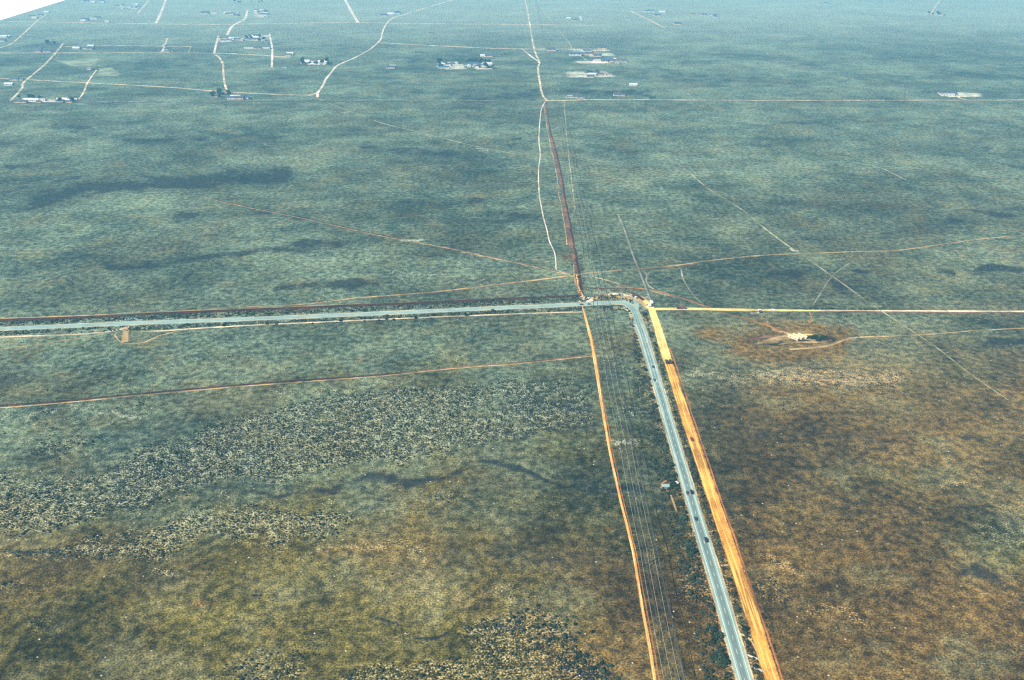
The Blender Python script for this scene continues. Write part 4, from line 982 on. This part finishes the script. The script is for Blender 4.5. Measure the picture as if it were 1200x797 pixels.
for k in range(3):
    mb = MB(); pts = []
    for y0, y1 in zip(ds[:-1], ds[1:]):
        n = 8 if y0 < 3000 else 3
        sag = 3.2
        for j in range(n): t = j/n; y = y0+(y1-y0)*t; pts.append((wx(y,k), y, HT-4*sag*t*(1-t)))
    pts.append((wx(ds[-1],k), ds[-1], HT))
    seg = [p for p in pts if p[1] < 3400]
    mb.path(seg, .115, 5); mb.path(pts[len(seg)-1:], .16, 4)
    o = link('power_cable', mb.mesh('power_cable', M['wire']))
    tag(o, ['silvery power cable, leftmost of the three strung on the H pylons','silvery power cable, middle of the three strung on the H pylons','silvery power cable, rightmost of the three strung on the H pylons'][k], 'power cable', 'silvery cables of the H pylon line')
# single-pole line to its right
def pole_proto():
    t = empty('utility_pole', '', 'utility pole', 'single wooden poles of the dark cable line')
    part('pole', MB().tube((0,0,-.2),(0,0,11),.22,.14,9), M['wood'], t); part('crossarm', MB().box(-1.2,1.2,-.3,-.16,10.2,10.4), M['wood'], t)
    part('insulator', MB().tube((0,0,11.001),(0,0,11.25),.07,.05,8), M['ins'], t); return t
sp_ = pole_proto(); HS = 11.2
def sx_(y):
    a, b = g(804, 797, HS), g(717.5, 400, HS); t = (y-a.y)/(b.y-a.y); return a.x+(b.x-a.x)*t
ys = [330]; 
while ys[-1] < 2100: ys.append(ys[-1]+85)
pts = []
for i, y in enumerate(ys):
    place(sp_, (sx_(y), y, 0), 0, 'single wooden utility pole, %s from the bottom edge under the dark cable' % ordw(i), 'single wooden poles of the dark cable line')
    if i < len(ys)-1:
        for j in range(5): t = j/5; pts.append((sx_(y+85*t), y+85*t, HS-4*1.2*t*(1-t)))
o = link('power_cable', MB().path(pts, .16, 5).mesh('power_cable', M['dwire'])); tag(o, 'thin dark cable on single wooden poles right of the silvery cables', 'power cable')
# fence along the berm corridor is too fine to show; a cattle fence follows the grey fence line
# ------------------------------------------------------------------ aircraft wing at the upper left
def wing():
    t = empty('aircraft_wing', 'white aircraft wing cutting across the upper left corner', 'aircraft wing', None, (0,0,0))
    zt = H-1.25
    a, b = g(0, 20.2, zt), g(68, 0, zt); d = (b-a).normalized(); nrm = Vector((-d.y, d.x, 0))   # to the left
    root = a - d*12.5; tip = b + d*2.2
    Ln = (tip-root).length; chord0, chord1 = 2.6, 1.6
    def sect(c):  # aerofoil, x from trailing (0) to leading (c)
        up = [(0,0),(.12,.018),(.3,.045),(.5,.075),(.7,.095),(.85,.088),(.95,.055),(1,.0)]
        lo = [(.95,-.03),(.85,-.042),(.7,-.045),(.5,-.035),(.3,-.02),(.12,-.008)]
        return [(x*c, (z-0)*c) for x, z in up]+[(x*c, z*c) for x, z in lo]
    def span(name, s0, s1, f0, f1, m, par, lift=0):
        mb = MB(); n = 10; rings = []
        for i in range(n+1):
            s = s0+(s1-s0)*i/n; c = chord0+(chord1-chord0)*s; p = root + d*(Ln*s)
            pr = [(x, z) for x, z in sect(c)]
            ring = []
            for x, z in pr:
                xx = min(max(x, f0*c), f1*c); q = p + nrm*xx; ring.append((q.x, q.y, zt+max(z, -.004*c)-.02*c))
            rings.append(ring)
        k = len(rings[0])
        for r_ in rings: mb.v += r_
        for i in range(n):
            for j in range(k):
                jj = (j+1) % k; mb.f.append((i*k+j, i*k+jj, (i+1)*k+jj, (i+1)*k+j))
        mb.f.append(tuple(range(k))); mb.f.append(tuple(n*k+j for j in reversed(range(k))))
        return part(name, mb, m, par, False)
    wm = simple('white gloss wing paint', (.85,.85,.84), .6, .03, 2, 0, .3)
    span('wing_panel', 0, 1, 0, 1, wm, t)
    e = root + d*Ln
    mb = MB(); q0 = e; 
    mb.tube(tuple(e+nrm*.2+Vector((0,0,.02))), tuple(e+nrm*1.5+Vector((0,0,.04))), .05, .09, 10); part('wingtip', mb, wm, t)
    part('navigation_light', MB().tube(tuple(e+nrm*1.3+d*.05+Vector((0,0,.05))), tuple(e+nrm*1.3+d*.16+Vector((0,0,.05))), .05, .03, 8), simple('red lamp glass', (.5,.02,.02), .2), t)
wing()

# ------------------------------------------------------------------ haze, sky, sun, camera
def haze():
    mb = MB().box(-30500, 30500, -6500, 34500, -1, H+12)
    o = link('haze', mb.mesh('haze')); o['kind'] = 'stuff'; tag(o, 'pale blue haze over the whole plain', 'haze')
    m = bpy.data.materials.new('pale blue haze'); m.use_nodes = True; nt = m.node_tree; nt.nodes.clear()
    out = nt.nodes.new('ShaderNodeOutputMaterial'); v = nt.nodes.new('ShaderNodeVolumePrincipled')
    v.inputs['Color'].default_value = (.24, .70, 1.0, 1); v.inputs['Density'].default_value = HAZE; v.inputs['Anisotropy'].default_value = 0.0
    nt.links.new(v.outputs[0], out.inputs['Volume']); o.data.materials.append(m)
HAZE = 1.1e-4
haze()
to_sun = Vector((-.74, -.55, .80)).normalized()
el = math.asin(to_sun.z); az = math.atan2(to_sun.x, to_sun.y)
w = bpy.data.worlds.new('World'); SC.world = w; w.use_nodes = True; nt = w.node_tree
bg = nt.nodes['Background']; sky = nt.nodes.new('ShaderNodeTexSky'); sky.sky_type = 'NISHITA'; sky.sun_disc = False
sky.sun_elevation = el; sky.sun_rotation = az; sky.altitude = 1800; sky.air_density = 1.0; sky.dust_density = .6
nt.links.new(sky.outputs[0], bg.inputs[0]); bg.inputs[1].default_value = .055
L = bpy.data.lights.new('sun', 'SUN'); L.energy = 5.0; L.angle = R(.5); L.color = (1, .94, .84)
so = bpy.data.objects.new('sun', L); COL.objects.link(so); so.rotation_euler = (-to_sun).to_track_quat('-Z', 'Y').to_euler()
cam = bpy.data.cameras.new('camera'); co = bpy.data.objects.new('camera', cam); COL.objects.link(co)
cam.sensor_width = 36; cam.lens = 36*F/1200; cam.clip_start = .1; cam.clip_end = 90000
co.location = (0, 0, H); co.rotation_euler = (math.pi/2-TH, 0, 0); SC.camera = co
SC.view_settings.view_transform = 'Standard'; SC.view_settings.look = 'None'; SC.view_settings.gamma = 1; SC.view_settings.exposure = 1.22
SC.cycles.volume_bounces = 0; SC.cycles.max_bounces = 4; SC.cycles.transparent_max_bounces = 12
SC.cycles.use_denoising = False
SC.cycles.filter_width = 1.3
for m in bpy.data.materials: m.use_backface_culling = False
